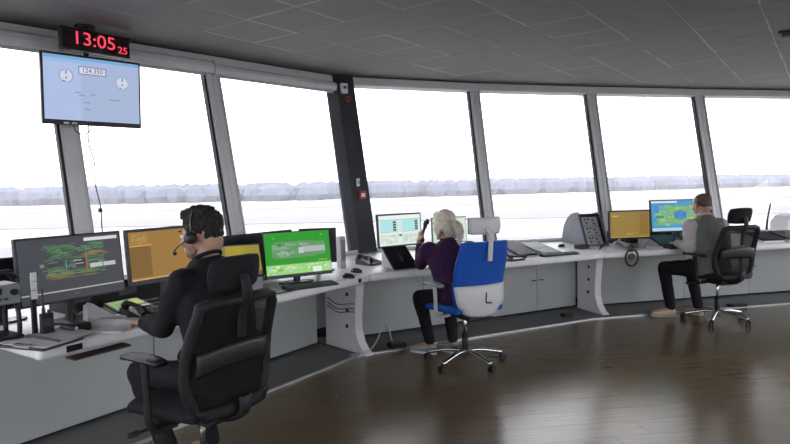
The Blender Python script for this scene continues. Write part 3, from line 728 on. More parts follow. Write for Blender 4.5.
box('holder_post', (0, 0, .16), (.02, .02, .32), M_black, t); box('holder_base', (0, 0, .006), (.10, .08, .012), M_black, t)
for k in range(3): box('strip', (0, -.014, .215 + k * .045), (.028, .006, .042), M_paper, t)
# hand-held radio
t = thing('walkie_talkie', 'black handheld radio with a thin antenna standing in front of the map screen', 'radio', (-1.745, 2.955, DESK), yL - .1)
box('body', (0, 0, .06), (.058, .036, .12), M_black, t, None, .006, 2)
bm = NB(); cyl(bm, (-.012, 0, .118), (-.012, 0, .148), .009, .008); cyl(bm, (-.012, 0, .146), (-.012, .0, .245), .0055, .0035); obj('antenna', bm, M_black, t)
bm = NB(); cyl(bm, (.014, 0, .118), (.014, 0, .134), .009, n=14); obj('knob', bm, M_dark, t)
box('speaker_grille', (0, -.019, .075), (.04, .003, .04), M_dark, t)
t = thing('desk_microphone', 'low black microphone base behind the handheld radio', 'microphone', (-1.66, 3.06, DESK), yL)
bm = NB(); bx(bm, (0, .0, .024), (.11, .13, .048), None, .016, 3); obj('base', bm, M_black, t)
bm = NB(); tube(bm, smoothpath([(.0, .03, .045), (.005, .03, .085), (0, .0, .11), (.0, -.03, .105)]), [.008] * 12 + [.012] * 7, 8); obj('gooseneck', bm, M_black, t, True)
bm = NB(); cyl(bm, (-.03, -.06, .03), (-.03, -.07, .03), .008); obj('button', bm, M_lgrey, t)
# clipboard, notebook, loose papers
t = thing('clipboard', 'dark clipboard with a sheet of paper at the left end of the desk', 'clipboard', (-1.71, 2.83, DESK), yL + .28)
box('board', (0, 0, .004), (.23, .30, .008), M_dark, t, None, .002, 1); box('sheet', (.012, -.005, .0095), (.20, .27, .003), mat('grey_document', (.6, .59, .62), .7), t)
box('clip', (-.09, .0, .014), (.02, .10, .012), M_chrome, t)
t = thing('notebook', 'closed grey notebook lying on the clipboard', 'notebook', (-1.665, 2.94, DESK + .0112), yL + .12)
box('cover', (0, 0, .005), (.19, .25, .010), mat('grey_notebook', (.45, .44, .46), .6), t, None, .002, 1); box('spine', (-.094, 0, .0055), (.008, .25, .011), M_dark, t)
def sheet(label, x, y, a, sx, sy, curl=.0, group=None):
    t = thing('paper_sheet', label, 'paper', (x, y, DESK), a, group); bm = NB()
    shell(bm, lambda u, v: Vector(((u - .5) * sx, (v - .5) * sy, .0025 + curl * max(0, u - .6) ** 2 * 6)), 8, 2, .003)
    obj('page', bm, M_paper, t, True); return t
sheet('loose white sheet of paper beside the hand of the man in black', -1.535, 3.12, yL + .5, .21, .297, .03)
sheet('second white sheet of paper lying behind the first', -1.66, 3.27, yL + .15, .13, .18, .0)
t = thing('document_wedge', 'white wedge shaped document holder below the gap of two monitors', 'holder', (-1.63, 3.26, DESK), yL - .1)
bm = NB(); prism(bm, [(-.08, 0), (.10, 0), (.08, .02), (-.05, .115), (-.075, .10)], -.03, .03, Matrix(((1, 0, 0, 0), (0, 0, 1, 0), (0, 1, 0, 0), (0, 0, 0, 1)))); obj('wedge_body', bm, M_lgrey, t)
box('ledge', (.10, -.03, .012), (.02, .09, .024), M_white, t)
def desk_phone(label, x, y, a, name='desk_telephone', m=None, cord=True):
    m = m or M_black; t = thing(name, label, 'telephone', (x, y, DESK), a)
    bm = NB(); prism(bm, [(-.10, 0), (.10, 0), (.10, .055), (-.10, .018)], -.09, .09, Matrix(((0, 0, 1, 0), (1, 0, 0, 0), (0, 1, 0, 0), (0, 0, 0, 1)))); b = obj('base', bm, m, t)
    for i in range(3):
        for j in range(4): box('key', (.0 + i * .026, -.07 + j * .024, .026 + j * .0045), (.017, .014, .008), M_dark if m is M_black else M_black, b)
    box('display', (.027, .055, .048), (.09, .05, .006), mat('phone_display', (.10, .12, .11), .3), b)
    bm = NB(); tube(bm, smoothpath([(-.06, -.09, .035), (-.06, -.06, .062), (-.06, .0, .072), (-.06, .06, .078), (-.06, .095, .06)]), [.022] * 6 + [.013] * 13 + [.022] * 6, 10); obj('handset', bm, m, t, True)
    return t
desk_phone('black telephone next to the small green tablet', -1.45, 3.41, yL + .05)
def keyboard(label, x, y, a, w=.44, l=.14, group='keyboards on the desks', m=None):
    t = thing('keyboard', label, 'keyboard', (x, y, DESK), a, group)
    bm = NB(); prism(bm, [(-l / 2, 0), (l / 2, 0), (l / 2, .022), (-l / 2, .010)], -w / 2, w / 2, Matrix(((0, 0, 1, 0), (1, 0, 0, 0), (0, 1, 0, 0), (0, 0, 0, 1)))); b = obj('case', bm, m or M_black, t)
    for r_ in range(5):
        bm = NB()
        yy = -l / 2 + .02 + r_ * (l - .03) / 4.6; zz = .0125 + (yy + l / 2) / l * .012
        for k in range(15): bx(bm, (-w / 2 + .02 + k * (w - .04) / 14, yy, zz), ((w - .04) / 14 - .004, .017, .007))
        tag(obj('key_row', bm, M_dark, b), kind='stuff')
    return t
def mouse(label, x, y, a, m=None, group='computer mice on the desks'):
    t = thing('computer_mouse', label, 'mouse', (x, y, DESK), a, group)
    bm = NB(); ell(bm, (0, 0, .008), (.032, .058, .028), None, 3)
    for v in bm.verts: v.co.z = max(0, v.co.z)
    b = obj('shell', bm, m or M_black, t, True); box('wheel', (0, .025, .032), (.006, .018, .008), M_dark, t)
    return t
keyboard('black keyboard in front of the man in black', -1.245, 3.50, yL + .02, .36, .13)
mouse('black mouse in front of the yellow touch panel', -1.03, 3.80, yL)
keyboard('black keyboard in front of the green map monitor', -.615, 4.275, yL - .36, .40, .115)
mouse('black mouse right of the green map monitor', -.37, 4.66, yL)
mouse('second black mouse near the corner of the left desk', -.33, 4.95, yL)
bm = NB(); tube(bm, smoothpath([(-.92, 3.93, DESK + .006), (-.88, 4.02, DESK + .006), (-.80, 4.0, DESK + .006), (-.72, 4.1, DESK + .006), (-.66, 4.22, DESK + .006)]), .005, 6)
tag(obj('cable', bm, M_black, None, True), 'black cable lying on the desk behind the black headrest', 'cable')
box_sp = thing('loudspeaker', 'pale upright speaker standing behind the green map monitor', 'speaker', (-.475, 5.22, DESK), yM)
box('cabinet', (0, 0, .14), (.05, .10, .28), M_lgrey, box_sp, None, .006, 2); box('grille', (0, -.051, .16), (.036, .004, .18), M_grey, box_sp)

# ------------------------------------------------------------------ things on the middle desk
desk_phone('black telephone set beside the black column', -.235, 5.45, yM + .35)
mouse('white mouse with black top at the corner of the middle desk', -.085, 4.985, yM, M_lgrey)
keyboard('thin black keyboard beside the grey faced touch panel', 1.60, 5.82, yM, .44, .08)
t = thing('telephone_cradle', 'black curved telephone cradle right of the blue headrest', 'telephone', (1.10, 5.50, DESK), yM)
box('cradle_base', (0, 0, .010), (.16, .10, .02), M_black, t, None, .005, 2)
bm = NB(); tube(bm, smoothpath([(-.10, .02, .085), (-.085, 0, .055), (-.03, -.02, .042), (.06, -.03, .038), (.10, -.035, .032)]), [.015] * 6 + [.010] * 13 + [.015] * 6, 10); obj('handset', bm, M_black, t, True)
box('support', (-.05, 0, .035), (.03, .04, .04), M_dark, t)
t = thing('small_black_box', 'small black box in front of the grey rack', 'box', (1.985, 6.36, DESK), yM)
box('case', (0, 0, .02), (.13, .10, .04), M_black, t, None, .005, 1); box('lid', (0, .01, .043), (.11, .08, .008), M_dark, t)
t = thing('plug_box', 'tiny black plug box at the back of the desk behind the grey touch panel', 'box', (1.82, 6.55, DESK), yM); box('base', (0, 0, .01), (.06, .05, .02), M_dark, t, None, .004, 1); box('cap', (0, 0, .027), (.04, .03, .014), M_black, t)
# grey equipment rack with curved side cheeks
t = thing('equipment_rack', 'grey equipment rack with curved side panels on the right desk', 'rack', (2.245, 6.62, DESK), yR + .02)
prof = [(.0, .0), (.50, .0), (.49, .10), (.46, .20), (.40, .28), (.32, .335), (.22, .362), (.17, .365)]
for sx in (-.155, .125):
    bm = NB(); prism(bm, prof, sx, sx + .02, Matrix(((0, 0, 1, 0), (1, 0, 0, 0), (0, 1, 0, 0), (0, 0, 0, 1)))); obj('side_panel', bm, mat('blue_grey_steel', (.20, .21, .25), .45), t)
bm = NB(); prism(bm, [(.02, .004), (.48, .004), (.45, .19), (.31, .32), (.19, .345)], -.134, .124, Matrix(((0, 0, 1, 0), (1, 0, 0, 0), (0, 1, 0, 0), (0, 0, 0, 1)))); obj('rack_body', bm, M_black, t)
fm = Matrix.Translation((0, .012, .01)) @ Matrix.Rotation(math.atan2(.17, .355), 4, Vector((-1, 0, 0)))
for k in range(3):
    p = box('module', (-.02, .0, .055 + k * .112), (.19, .012, .104), M_lgrey, t, fm)
    for (x, z) in ((-.06, .02), (-.02, .025), (.03, .01), (-.05, -.02), (.04, -.03)): box('knob', (x - .02, -.008, .055 + k * .112 + z), (.018, .008, .016), M_black, p, fm)
# ------------------------------------------------------------------ things on the right desk
desk_phone('grey telephone in front of the right amber monitor', 2.42, 6.22, yR, m=M_grey)
bm = NB(); tube(bm, smoothpath([(2.12, 6.20, DESK + .012), (2.2, 6.27, DESK + .06), (2.3, 6.33, DESK + .085), (2.38, 6.3, DESK + .075)]), .009, 8)
tag(obj('microphone_arm', bm, M_black, None, True), 'black bent microphone arm beside the grey telephone', 'microphone')
t = thing('headset', 'black ring shaped headset hanging over the right desk edge', 'headset', (2.375, 6.03, DESK), yR)
bm = NB(); tube(bm, [(math.cos(a) * .07, -.020, -.06 + math.sin(a) * .085) for a in [2 * PI * k / 28 for k in range(28)]], .010, 8, True); obj('headband', bm, M_black, t, True)
bm = NB(); cyl(bm, (-.0, -.035, -.05), (.0, -.01, -.05), .032, n=18); obj('ear_cup', bm, M_dark, t); box('hook', (.0, .0, .012), (.02, .06, .024), M_black, t)
t = thing('pen_cup', 'grey cup standing in front of the right amber monitor', 'cup', (2.60, 6.30, DESK), 0)
bm = NB(); cyl(bm, (0, 0, 0), (0, 0, .10), .036, .042, 20); obj('cup_body', bm, M_grey, t); bm = NB(); cyl(bm, (0, 0, .098), (0, 0, .1015), .038, n=20); obj('cup_opening', bm, M_black, t)
t = thing('document_board', 'small white slanted board between the grey rack and the amber monitor', 'holder', (2.31, 6.42, DESK), yR)
bm = NB(); prism(bm, [(0, 0), (.10, 0), (.10, .09)], -.03, .03, Matrix(((1, 0, 0, 0), (0, 0, -1, 0), (0, 1, 0, 0), (0, 0, 0, 1)))); obj('board', bm, M_paper, t)
box('clip', (.07, -.0, .03), (.03, .07, .01), M_black, t)
keyboard('black keyboard under the hands of the man in grey', 3.02, 6.265, yR, .40, .12)
sheet('white sheet of paper under the blue map monitor', 3.30, 6.42, yR, .21, .28, .0)
t = thing('white_case', 'white rounded equipment case on the sill at the right edge', 'case', (4.82, 7.17, DESK), yR)
bm = NB(); prism(bm, [(-.28, 0), (.28, 0), (.28, .20), (.22, .265), (.10, .285), (-.10, .285), (-.20, .26), (-.27, .19)], -.12, .12, Matrix(((1, 0, 0, 0), (0, 0, 1, 0), (0, 1, 0, 0), (0, 0, 0, 1)))); obj('shell', bm, M_white, t)
box('latch', (0, -.125, .08), (.06, .012, .05), M_lgrey, t)
t = thing('radio_charger', 'small white charger holding a radio with a tilted black antenna', 'radio', (4.335, 6.98, DESK), yR)
box('charger', (0, 0, .055), (.10, .08, .11), M_white, t, None, .006, 1); bm = NB(); cyl(bm, (0, 0, .11), (.012, 0, .24), .014, .011); cyl(bm, (.012, 0, .24), (.05, 0, .42), .011, .008); obj('antenna', bm, M_black, t)

# ------------------------------------------------------------------ things on the floor
def floorbox(name, label, cat, x, y, a, s, m, z=.008):
    t = thing(name, label, cat, (x, y, z), a); box('body', (0, 0, s[2] / 2), s, m, t, None, min(s) * .2, 1); return t
t = floorbox('foot_pedal', 'flat black foot pedal with pale edge under the left desk', 'pedal', -1.40, 3.55, yL, (.20, .15, .03), M_black); box('tread', (0, 0, .032), (.17, .12, .006), M_dark, t); box('edge_plate', (0, -.078, .012), (.20, .006, .02), M_lgrey, t)
t = floorbox('foot_pedal', 'black foot pedal beside the feet of the woman', 'pedal', -.005, 5.21, yM, (.15, .11, .045), M_black); box('tread', (0, 0, .047), (.12, .085, .006), M_dark, t)
t = floorbox('foot_pedal', 'small black foot pedal left of the second white desk leg', 'pedal', 1.80, 6.28, yM, (.12, .08, .035), M_black); box('tread', (0, 0, .037), (.09, .06, .006), M_dark, t)
t = floorbox('foot_pedal', 'black foot pedal on the carpet right of the far chair', 'pedal', 3.80, 6.62, yR, (.20, .10, .03), M_black); box('tread', (0, 0, .032), (.16, .07, .006), M_dark, t)
bm = NB(); tube(bm, smoothpath([(-.40, 4.96, .02), (-.33, 5.03, .013), (-.25, 5.1, .012), (-.18, 5.2, .07), (-.13, 5.3, .17), (-.08, 5.33, .16), (-.055, 5.3, .07), (-.03, 5.25, .03), (-.01, 5.27, .03)]), .005, 6)
tag(obj('cable', bm, M_lgrey, None, True), 'pale cable looping along the carpet to the foot pedal', 'cable')
bm = NB()
m = mB; m = V(-.68, .73).normalized(); c0 = V(-.235, 5.0)
for z0 in (.34, .37, .41):
    tube(bm, smoothpath([p3(c0 + m * .52 + V(-m.y, m.x) * .048, z0 + .03), p3(c0 + m * .36 + V(-m.y, m.x) * .056, z0 - .01), p3(c0 + m * .22 + V(-m.y, m.x) * .05, z0 + .01), p3(c0 + m * .14 + V(-m.y, m.x) * .046, z0 + .02)]), .004, 6)
tag(obj('cable_bundle', bm, M_dark, None, True), 'thin dark cables strapped across the left white desk leg', 'cable')

# air outlet at the right edge of the ceiling
t = thing('ceiling_vent', 'black slotted air outlet in the ceiling at the right edge', 'vent', (3.42, 4.96, CEIL - .012), ga - PI / 2)
box('vent_frame', (0, 0, -.012), (.46, .12, .024), M_black, t)
for k in range(3): box('vent_blade', (0, -.035 + k * .035, -.03), (.42, .012, .02), M_dark, t, Matrix.Identity(4))

# ------------------------------------------------------------------ chairs
M_mesh = mesh_fabric('black_mesh_fabric', (.012, .012, .014), .36)
M_seat = mat('black_seat_fabric', (.014, .014, .017), .85, var=.2, scale=60, bump=.15, spec=.2)
M_blue = mat('blue_chair_fabric', (.012, .085, .42), .75, var=.12, scale=50, bump=.15, spec=.25)
M_shell = mat('white_chair_shell', (.58, .58, .60), .4, var=.03)
def back_curve(z, z0, z1):
    t = (z - z0) / (z1 - z0); return -.235 - .05 * t - .035 * math.sin(PI * min(1, t * 1.15)) * -1 - .02 * t * t
def star_base(t, m_leg, rot, R=.30, hub=M_black):
    bm = NB(); cyl(bm, (0, 0, .065), (0, 0, .125), .036, .032, 18); obj('hub', bm, m_leg, t, True)
    bm = NB(); cyl(bm, (0, 0, .10), (0, 0, .25), .026, n=16); obj('gas_lift_sleeve', bm, M_black, t, True)
    bm = NB(); cyl(bm, (0, 0, .25), (0, 0, .40), .014, n=14); obj('gas_lift', bm, M_chrome, t, True)
    for k in range(5):
        a = rot + 2 * PI * k / 5; ca, sa = math.cos(a), math.sin(a)
        bm = NB(); pts = smoothpath([(ca * .02, sa * .02, .105), (ca * .12, sa * .12, .105), (ca * R * .75, sa * R * .75, .085), (ca * R, sa * R, .068)], 4)
        tube(bm, pts, [.028 - .010 * i / (len(pts) - 1) for i in range(len(pts))], 10, ra=.016, up=(-sa, ca, 0))
        obj('base_leg', bm, m_leg, t, True)
        cw = thing('caster', None, None); cw.parent = t; cw.location = (ca * R, sa * R, 0); cw.rotation_euler = (0, 0, a + 1.1 * (k % 3))
        bpy.data.objects.remove(cw)
        b = a + .9 * ((k * 2) % 3); cb_, sb_ = math.cos(b), math.sin(b); cx, cy = ca * R, sa * R
        bm = NB(); cyl(bm, (cx, cy, .045), (cx, cy, .075), .008, n=10)
        for s in (-1, 1): cyl(bm, (cx + (-sb_) * s * .006 + cb_ * .012, cy + cb_ * s * .006 + sb_ * .012, .027), (cx + (-sb_) * s * .022 + cb_ * .012, cy + cb_ * s * .022 + sb_ * .012, .027), .027, n=16)
        obj('caster', bm, M_black, t)
def seat_cushion(t, m, z, w=.50, l=.47):
    bm = NB()
    def fn(u, v):
        x = (u - .5) * w; y = -l / 2 + v * l
        k = 1 - .10 * max(0, (abs(u - .5) * 2) ** 4); edge = (abs(u - .5) * 2) ** 6
        yy = -l / 2 + v * l * k
        return Vector((x * (1 - .12 * (1 - v) ** 2), yy + .02, z - .01 * edge - .035 * max(0, v - .8) ** 2 * 25 * .35 + .012 * (1 - v)))
    shell(bm, fn, 12, 12, lambda u, v: .07 * (1 - .35 * max((abs(u - .5) * 2) ** 8, (abs(v - .5) * 2) ** 8)))
    o = obj('seat', bm, m, t, True); o.modifiers.new('s', 'SUBSURF').render_levels = 1
    return o
def arm(t, s, m_post, m_pad, z, x=.285, plen=.24, y=.02, post_y=-.02):
    bm = NB(); tube(bm, smoothpath([(s * .17, post_y - .02, .42), (s * (x - .03), post_y, .415), (s * x, post_y + .005, .46), (s * x, post_y + .01, .54), (s * x, post_y + .02, z - .015)]), .020, 10, ra=.014, up=(0, 1, 0)); p = obj('arm_post', bm, m_post, t, True)
    bm = NB(); shell(bm, lambda u, v: Vector((s * (x - .01) + (u - .5) * .085 * (1 - .5 * abs(v - .5) ** 2 * 2), y - plen / 2 + v * plen, z + .004 - .008 * (abs(v - .5) * 2) ** 4)), 6, 10, lambda u, v: .026 * (1 - .5 * (abs(u - .5) * 2) ** 6))
    obj('arm_pad', bm, m_pad, t, True)
def mesh_chair(label, loc, rot, base_m, base_rot, arm_z=.68, sz=1.0):
    t = thing('office_chair', label, 'chair', (loc[0], loc[1], 0), rot, 'office chairs')
    star_base(t, base_m, base_rot)
    bm = NB(); bx(bm, (0, -.02, .415), (.20, .28, .05), None, .015, 2); obj('tilt_mechanism', bm, M_black, t)
    bm = NB(); cyl(bm, (-.10, .04, .405), (-.30, .06, .40), .007, n=8); cyl(bm, (-.29, .06, .40), (-.33, .062, .40), .013, n=10); obj('lever', bm, M_black, t)
    seat_cushion(t, M_seat, .475)
    z0, z1 = .475, .975
    wid = lambda v: .232 - (.52 if v < .35 else .075) * (v - .35) ** 2
    def fn(u, v):
        z = z0 + v * (z1 - z0); x = (u - .5) * 2 * wid(v)
        y = back_curve(z, z0, z1) + .035 * (abs(u - .5) * 2) ** 2
        return Vector((x, y, z))
    bm = NB(); shell(bm, fn, 12, 16, .006); obj('mesh_back', bm, M_mesh, t, True)
    path = []
    for k in range(12): path.append(fn(0, .04 + .92 * k / 11))
    for k in range(1, 8): path.append(fn(k / 8, .985))
    for k in range(12): path.append(fn(1, .96 - .92 * k / 11))
    for k in range(1, 8): path.append(fn(1 - k / 8, .01))
    bm = NB(); tube(bm, path, .025, 10, True); obj('back_frame', bm, M_blackr, t, True)
    bm = NB(); shell(bm, lambda u, v: fn(.0 + u, .0 + v * .10) + Vector((0, -.012, -.015)), 10, 3, .045); obj('lower_back_shell', bm, M_blackr, t, True)
    bm = NB(); shell(bm, lambda u, v: fn(.06 + u * .88, .36 + v * .20 + .04 * math.sin(PI * u)) + Vector((0, -.02 - .012 * math.sin(PI * v), 0)), 12, 5, .014); obj('lumbar_support', bm, mat('dark_lumbar_plastic', (.016, .016, .018), .45), t, True)
    bm = NB(); tube(bm, smoothpath([(0, -.10, .42), (0, -.20, .42), (0, -.285, .47), (0, -.292, .54)]), .034, 10, ra=.016, up=(1, 0, 0)); obj('back_bracket', bm, M_black, t, True)
    bm = NB(); tube(bm, smoothpath([(0, -.285, .80), (0, -.295, .90), (0, -.325, .98), (0, -.32, 1.05), (0, -.29, 1.09)]), .028, 10, ra=.010, up=(1, 0, 0)); obj('headrest_stem', bm, M_blackr, t, True)
    bm = NB(); shell(bm, lambda u, v: Vector(((u - .5) * .28 * (1 - .12 * (abs(v - .5) * 2) ** 2), -.245 - .045 * (1 - (abs(u - .5) * 2) ** 2) - .03 * (v - .5), 1.005 + v * .15 - .02 * (abs(u - .5) * 2) ** 4 * (v - .5))), 12, 8, lambda u, v: .05 * (1 - .6 * max((abs(u - .5) * 2) ** 5, (abs(v - .5) * 2) ** 5))); obj('headrest', bm, M_seat, t, True)
    for s in (-1, 1): arm(t, s, M_blackr, M_black, arm_z)
    return t
mesh_chair('black mesh office chair of the man in black, nearest chair', (-.915, 2.73), math.radians(57), M_dark, .3, .725)
mesh_chair('black mesh office chair with polished star base at the right desk', (3.235, 5.985), math.radians(17), M_chrome, .0, .69)
# blue chair
def blue_chair(loc, rot):
    t = thing('office_chair', 'blue and white office chair of the woman with polished star base', 'chair', (loc[0], loc[1], 0), rot, 'office chairs')
    star_base(t, M_chrome, -.25, .31)
    bm = NB(); bx(bm, (0, -.04, .405), (.19, .30, .055), None, .015, 2); obj('tilt_mechanism', bm, M_black, t)
    bm = NB(); cyl(bm, (.10, -.10, .395), (.34, -.10, .33), .007, n=8); obj('lever', bm, M_black, t)
    seat_cushion(t, M_blue, .465)
    z0, z1 = .43, 1.00
    def fn(u, v):
        z = z0 + v * (z1 - z0); a = (abs(u - .5) * 2)
        wd = (.178 + .056 * math.sin(PI * min(1, .15 + v * .55)) - .03 * max(0, v - .75) * 2) * (1 - .25 * max(0, .18 - v) / .18)
        return Vector(((u - .5) * 2 * wd, back_curve(z, z0, z1) + .04 * a * a, z + (.02 * a * a if v < .1 else 0)))
    th = lambda u, v: .045 * (1 - .6 * (abs(u - .5) * 2) ** 6)
    bm = NB(); shell(bm, lambda u, v: fn(u, .40 + v * .60), 14, 12, th); obj('blue_backrest', bm, M_blue, t, True)
    bm = NB(); shell(bm, lambda u, v: fn(.015 + u * .97, .06 + v * .40) + Vector((0, .025, 0)), 14, 8, .03); obj('back_cushion', bm, M_blue, t, True)
    lo = NB(); shell(lo, lambda u, v: fn(u, v * .41) + Vector((0, -.006 - .02 * math.sin(PI * v), 0)), 14, 10, th); l = obj('lower_shell', lo, M_shell, t, True)
    bm = NB(); tube(bm, smoothpath([(-.012, -.305, .62), (-.02, -.312, .585), (-.018, -.312, .545), (.03, -.312, .54)]), .006, 6); obj('adjuster_groove', bm, M_black, l, True)
    bm = NB(); tube(bm, smoothpath([(.10, -.335, .86), (.10, -.345, .96), (.098, -.352, 1.06), (.07, -.33, 1.11)]), .022, 8, ra=.012, up=(1, 0, 0))
    for v in bm.verts: v.co.x -= .10
    obj('headrest_stem', bm, M_shell, t, True)
    hb = NB(); shell(hb, lambda u, v: Vector(((u - .5) * .29 * (1 - .10 * (abs(v - .5) * 2) ** 2), -.27 - .05 * (1 - (abs(u - .5) * 2) ** 2), 1.06 + v * .125)), 12, 8, lambda u, v: .03 * (1 - .5 * max((abs(u - .5) * 2) ** 5, (abs(v - .5) * 2) ** 5))); h = obj('headrest', hb, M_shell, t, True)
    hb = NB(); shell(hb, lambda u, v: Vector(((u - .5) * .275, -.245 - .05 * (1 - (abs(u - .5) * 2) ** 2), 1.062 + v * .12)), 12, 6, .03); obj('headrest_pad', hb, M_grey, h, True)
    for s in (-1, 1): arm(t, s, M_lgrey, M_grey, .66, .28, .23, .03)
    return t
blue_chair((.545, 4.74), math.radians(28))

# ------------------------------------------------------------------ people
SKIN = mat('skin', (.42, .25, .185), .55, var=.08, scale=14, spec=.35)
def remesh(bm, name, m, parent, voxel, it=4, fac=.5, wob=0., wsc=9., fold=0.):
    me = bpy.data.meshes.new(name); bm.to_mesh(me); bm.free()
    o = bpy.data.objects.new(name, me); COL.objects.link(o)
    r = o.modifiers.new('r', 'REMESH'); r.mode = 'VOXEL'; r.voxel_size = voxel; r.adaptivity = 0
    s = o.modifiers.new('s', 'SMOOTH'); s.factor = fac; s.iterations = it
    dg = bpy.context.evaluated_depsgraph_get(); dg.update()
    ne = bpy.data.meshes.new_from_object(o.evaluated_get(dg)); bpy.data.objects.remove(o); bpy.data.meshes.remove(me)
    if wob or fold:
        nr = [v.normal.copy() for v in ne.vertices]
        for v, n in zip(ne.vertices, nr):
            p = v.co * wsc; d = noise.noise(p) * wob
            if fold: d += fold * (1 - abs(noise.noise(Vector((v.co.x * 9, v.co.y * 9, v.co.z * 22))) * 2.2)) * .5
            v.co += n * d
    ne.name = name
    return link(name, ne, m, parent, True)
def limb(bm, P, R, n=16):
    P = [Vector(p) for p in P]
    for p, r in zip(P, R): ell(bm, p, (r, r, r), None, 2)
    for i in range(len(P) - 1):
        if (P[i] - P[i + 1]).length > 1e-4: cyl(bm, P[i], P[i + 1], R[i], R[i + 1], n)
def loft(bm, rings, n=24):
    """rings: (centre, half width vector, half depth vector)"""
    prev = None; first = None
    for c, a, b in rings:
        c, a, b = Vector(c), Vector(a), Vector(b)
        q = [bm.verts.new(c + a * math.copysign(abs(math.cos(2 * PI * k / n)) ** .85, math.cos(2 * PI * k / n)) + b * math.copysign(abs(math.sin(2 * PI * k / n)) ** .85, math.sin(2 * PI * k / n))) for k in range(n)]
        if prev:
            for k in range(n): bm.faces.new((prev[k], prev[(k + 1) % n], q[(k + 1) % n], q[k]))
        else: first = q
        prev = q
    bm.faces.new(first[::-1]); bm.faces.new(prev)
def hand(bm, wr, d, down, side, curl=.35, s=1.0, thumb=.6):
    """wr wrist, d forward, down = palm normal, side = towards the thumb"""
    wr, d, down, side = Vector(wr), Vector(d).normalized(), Vector(down), Vector(side)
    down = (down - d * down.dot(d)).normalized(); side = (side - d * side.dot(d)); side = (side - down * side.dot(down)).normalized()
    loft(bm, [(wr - d * .03 * s, side * .026 * s, down * .020 * s), (wr, side * .027 * s, down * .018 * s), (wr + d * .03 * s, side * .037 * s, down * .016 * s),
              (wr + d * .065 * s, side * .042 * s, down * .014 * s), (wr + d * .088 * s, side * .040 * s, down * .011 * s)], 16)
    for k, (o, L) in enumerate(((.031, .074), (.0105, .084), (-.011, .077), (-.031, .060))):
        p = wr + d * (.080 - .004 * abs(k - 1)) * s + side * o * s; ang = curl * (.5 + .15 * k); pts = [p - d * .012 * s]; pts.append(p); dirv = d + side * (o * 1.5)
        for f in (.45, .32, .25):
            dirv = (dirv * math.cos(ang) + down * math.sin(ang)).normalized(); p = p + dirv * L * f * s; pts.append(p); 
            # turn the bending frame with the finger
            ang = ang * .9
        limb(bm, pts, [.0098 * s, .0098 * s, .009 * s, .0082 * s, .0072 * s], 10)
    p = wr + d * .022 * s + side * .030 * s
    td = (d * .75 + side * thumb + down * .25).normalized(); q = p + td * .04 * s; r = q + (td * .7 + d * .6).normalized() * .032 * s
    limb(bm, [p - side * .012 * s, p, q, r], [.014 * s, .0135 * s, .011 * s, .0085 * s], 10)
def head_R(yaw, pitch, rollv=0.): return Matrix.Rotation(yaw, 3, 'Z') @ Matrix.Rotation(pitch, 3, 'X') @ Matrix.Rotation(rollv, 3, 'Y')
def head(bm, c, R, s=1.0, fem=0.):
    c = Vector(c)
    def E(p, r, Q=None): ell(bm, c + R @ (Vector(p) * s), [x * s for x in r], R if Q is None else R @ Q, 3)
    E((0, -.012, .030), (.074, .094, .084)); E((0, .022, -.018), (.066, .068, .086)); E((0, .040, -.070), (.046 - .004 * fem, .046, .040))
    E((0, .062, -.092), (.024, .022, .016)); E((0, .078, .018), (.050, .016, .012)); E((0, -.055, -.035), (.056, .045, .060))
    for sx in (-1, 1):
        E((sx * .046, .052, -.028), (.022, .026, .020)); E((sx * .075, -.006, -.008), (.010, .022, .033), Matrix.Rotation(sx * .35, 3, 'Z'))
        E((sx * .080, -.014, -.010), (.006, .016, .026), Matrix.Rotation(sx * .5, 3, 'Z'))
    limb(bm, [c + R @ (Vector(p) * s) for p in ((0, .088, .008), (0, .098, -.014), (0, .108, -.030))], [.008 * s, .011 * s, .014 * s], 12)
    E((0, .094, -.036), (.018, .010, .008)); E((0, .088, -.060), (.024, .010, .007)); E((0, .085, -.070), (.022, .010, .007))
def eyes(t, c, R, s=1.0):
    for sx in (-1, 1):
        bm = NB(); ell(bm, Vector(c) + R @ (Vector((sx * .031, .079, .004)) * s), [.0125 * s] * 3, None, 2); e = obj('eye', bm, M_paper, t, True)
        bm = NB(); ell(bm, Vector(c) + R @ (Vector((sx * .031, .0895, .004)) * s), [.0055 * s, .003 * s, .0055 * s], R, 2); obj('iris', bm, mat('dark_iris', (.03, .018, .012), .2), e, True)
        bm = NB(); tube(bm, [Vector(c) + R @ (Vector((sx * q, .092 - abs(q - .03) * .35, .024 + .004 * math.sin((q - .012) * 80))) * s) for q in (.014, .024, .034, .044)], .0035 * s, 6); obj('eyebrow', bm, mat('dark_brow', (.02, .015, .012), .8), t, True)
def torso_rings(J, g, top=1.0):
    """rings from seat to neck; g = extra thickness"""
    P, C, N = Vector(J['pelvis']), Vector(J['chest']), Vector(J['neck']); X = Vector(J.get('across', (1, 0, 0))).normalized(); w = J.get('build', 1.)
    def up(a, b): return (b - a).normalized()
    d1, d2 = up(P, C), up(C, N); Y1 = d1.cross(X).normalized(); Y2 = d2.cross(X).normalized()
    r = [(P - d1 * .10, X * (.150 * w + g), Y1 * (.105 * w + g)), (P - d1 * .03, X * (.178 * w + g), Y1 * (.125 * w + g)), (P + (C - P) * .25, X * (.168 * w + g), Y1 * (.118 * w + g)), (P + (C - P) * .6, X * (.165 * w + g), Y1 * (.115 * w + g)),
         (C, X * (.178 * w + g), Y1 * (.118 * w + g)), (C + (N - C) * .35, X * (.185 * w + g), Y2 * (.112 * w + g)), (C + (N - C) * .70, X * (.165 * w + g), Y2 * (.088 * w + g)),
         (C + (N - C) * .90, X * (.105 * w + g), Y2 * (.068 * w + g)), (N + d2 * .012, X * (.062 + g), Y2 * (.060 + g))]
    return r
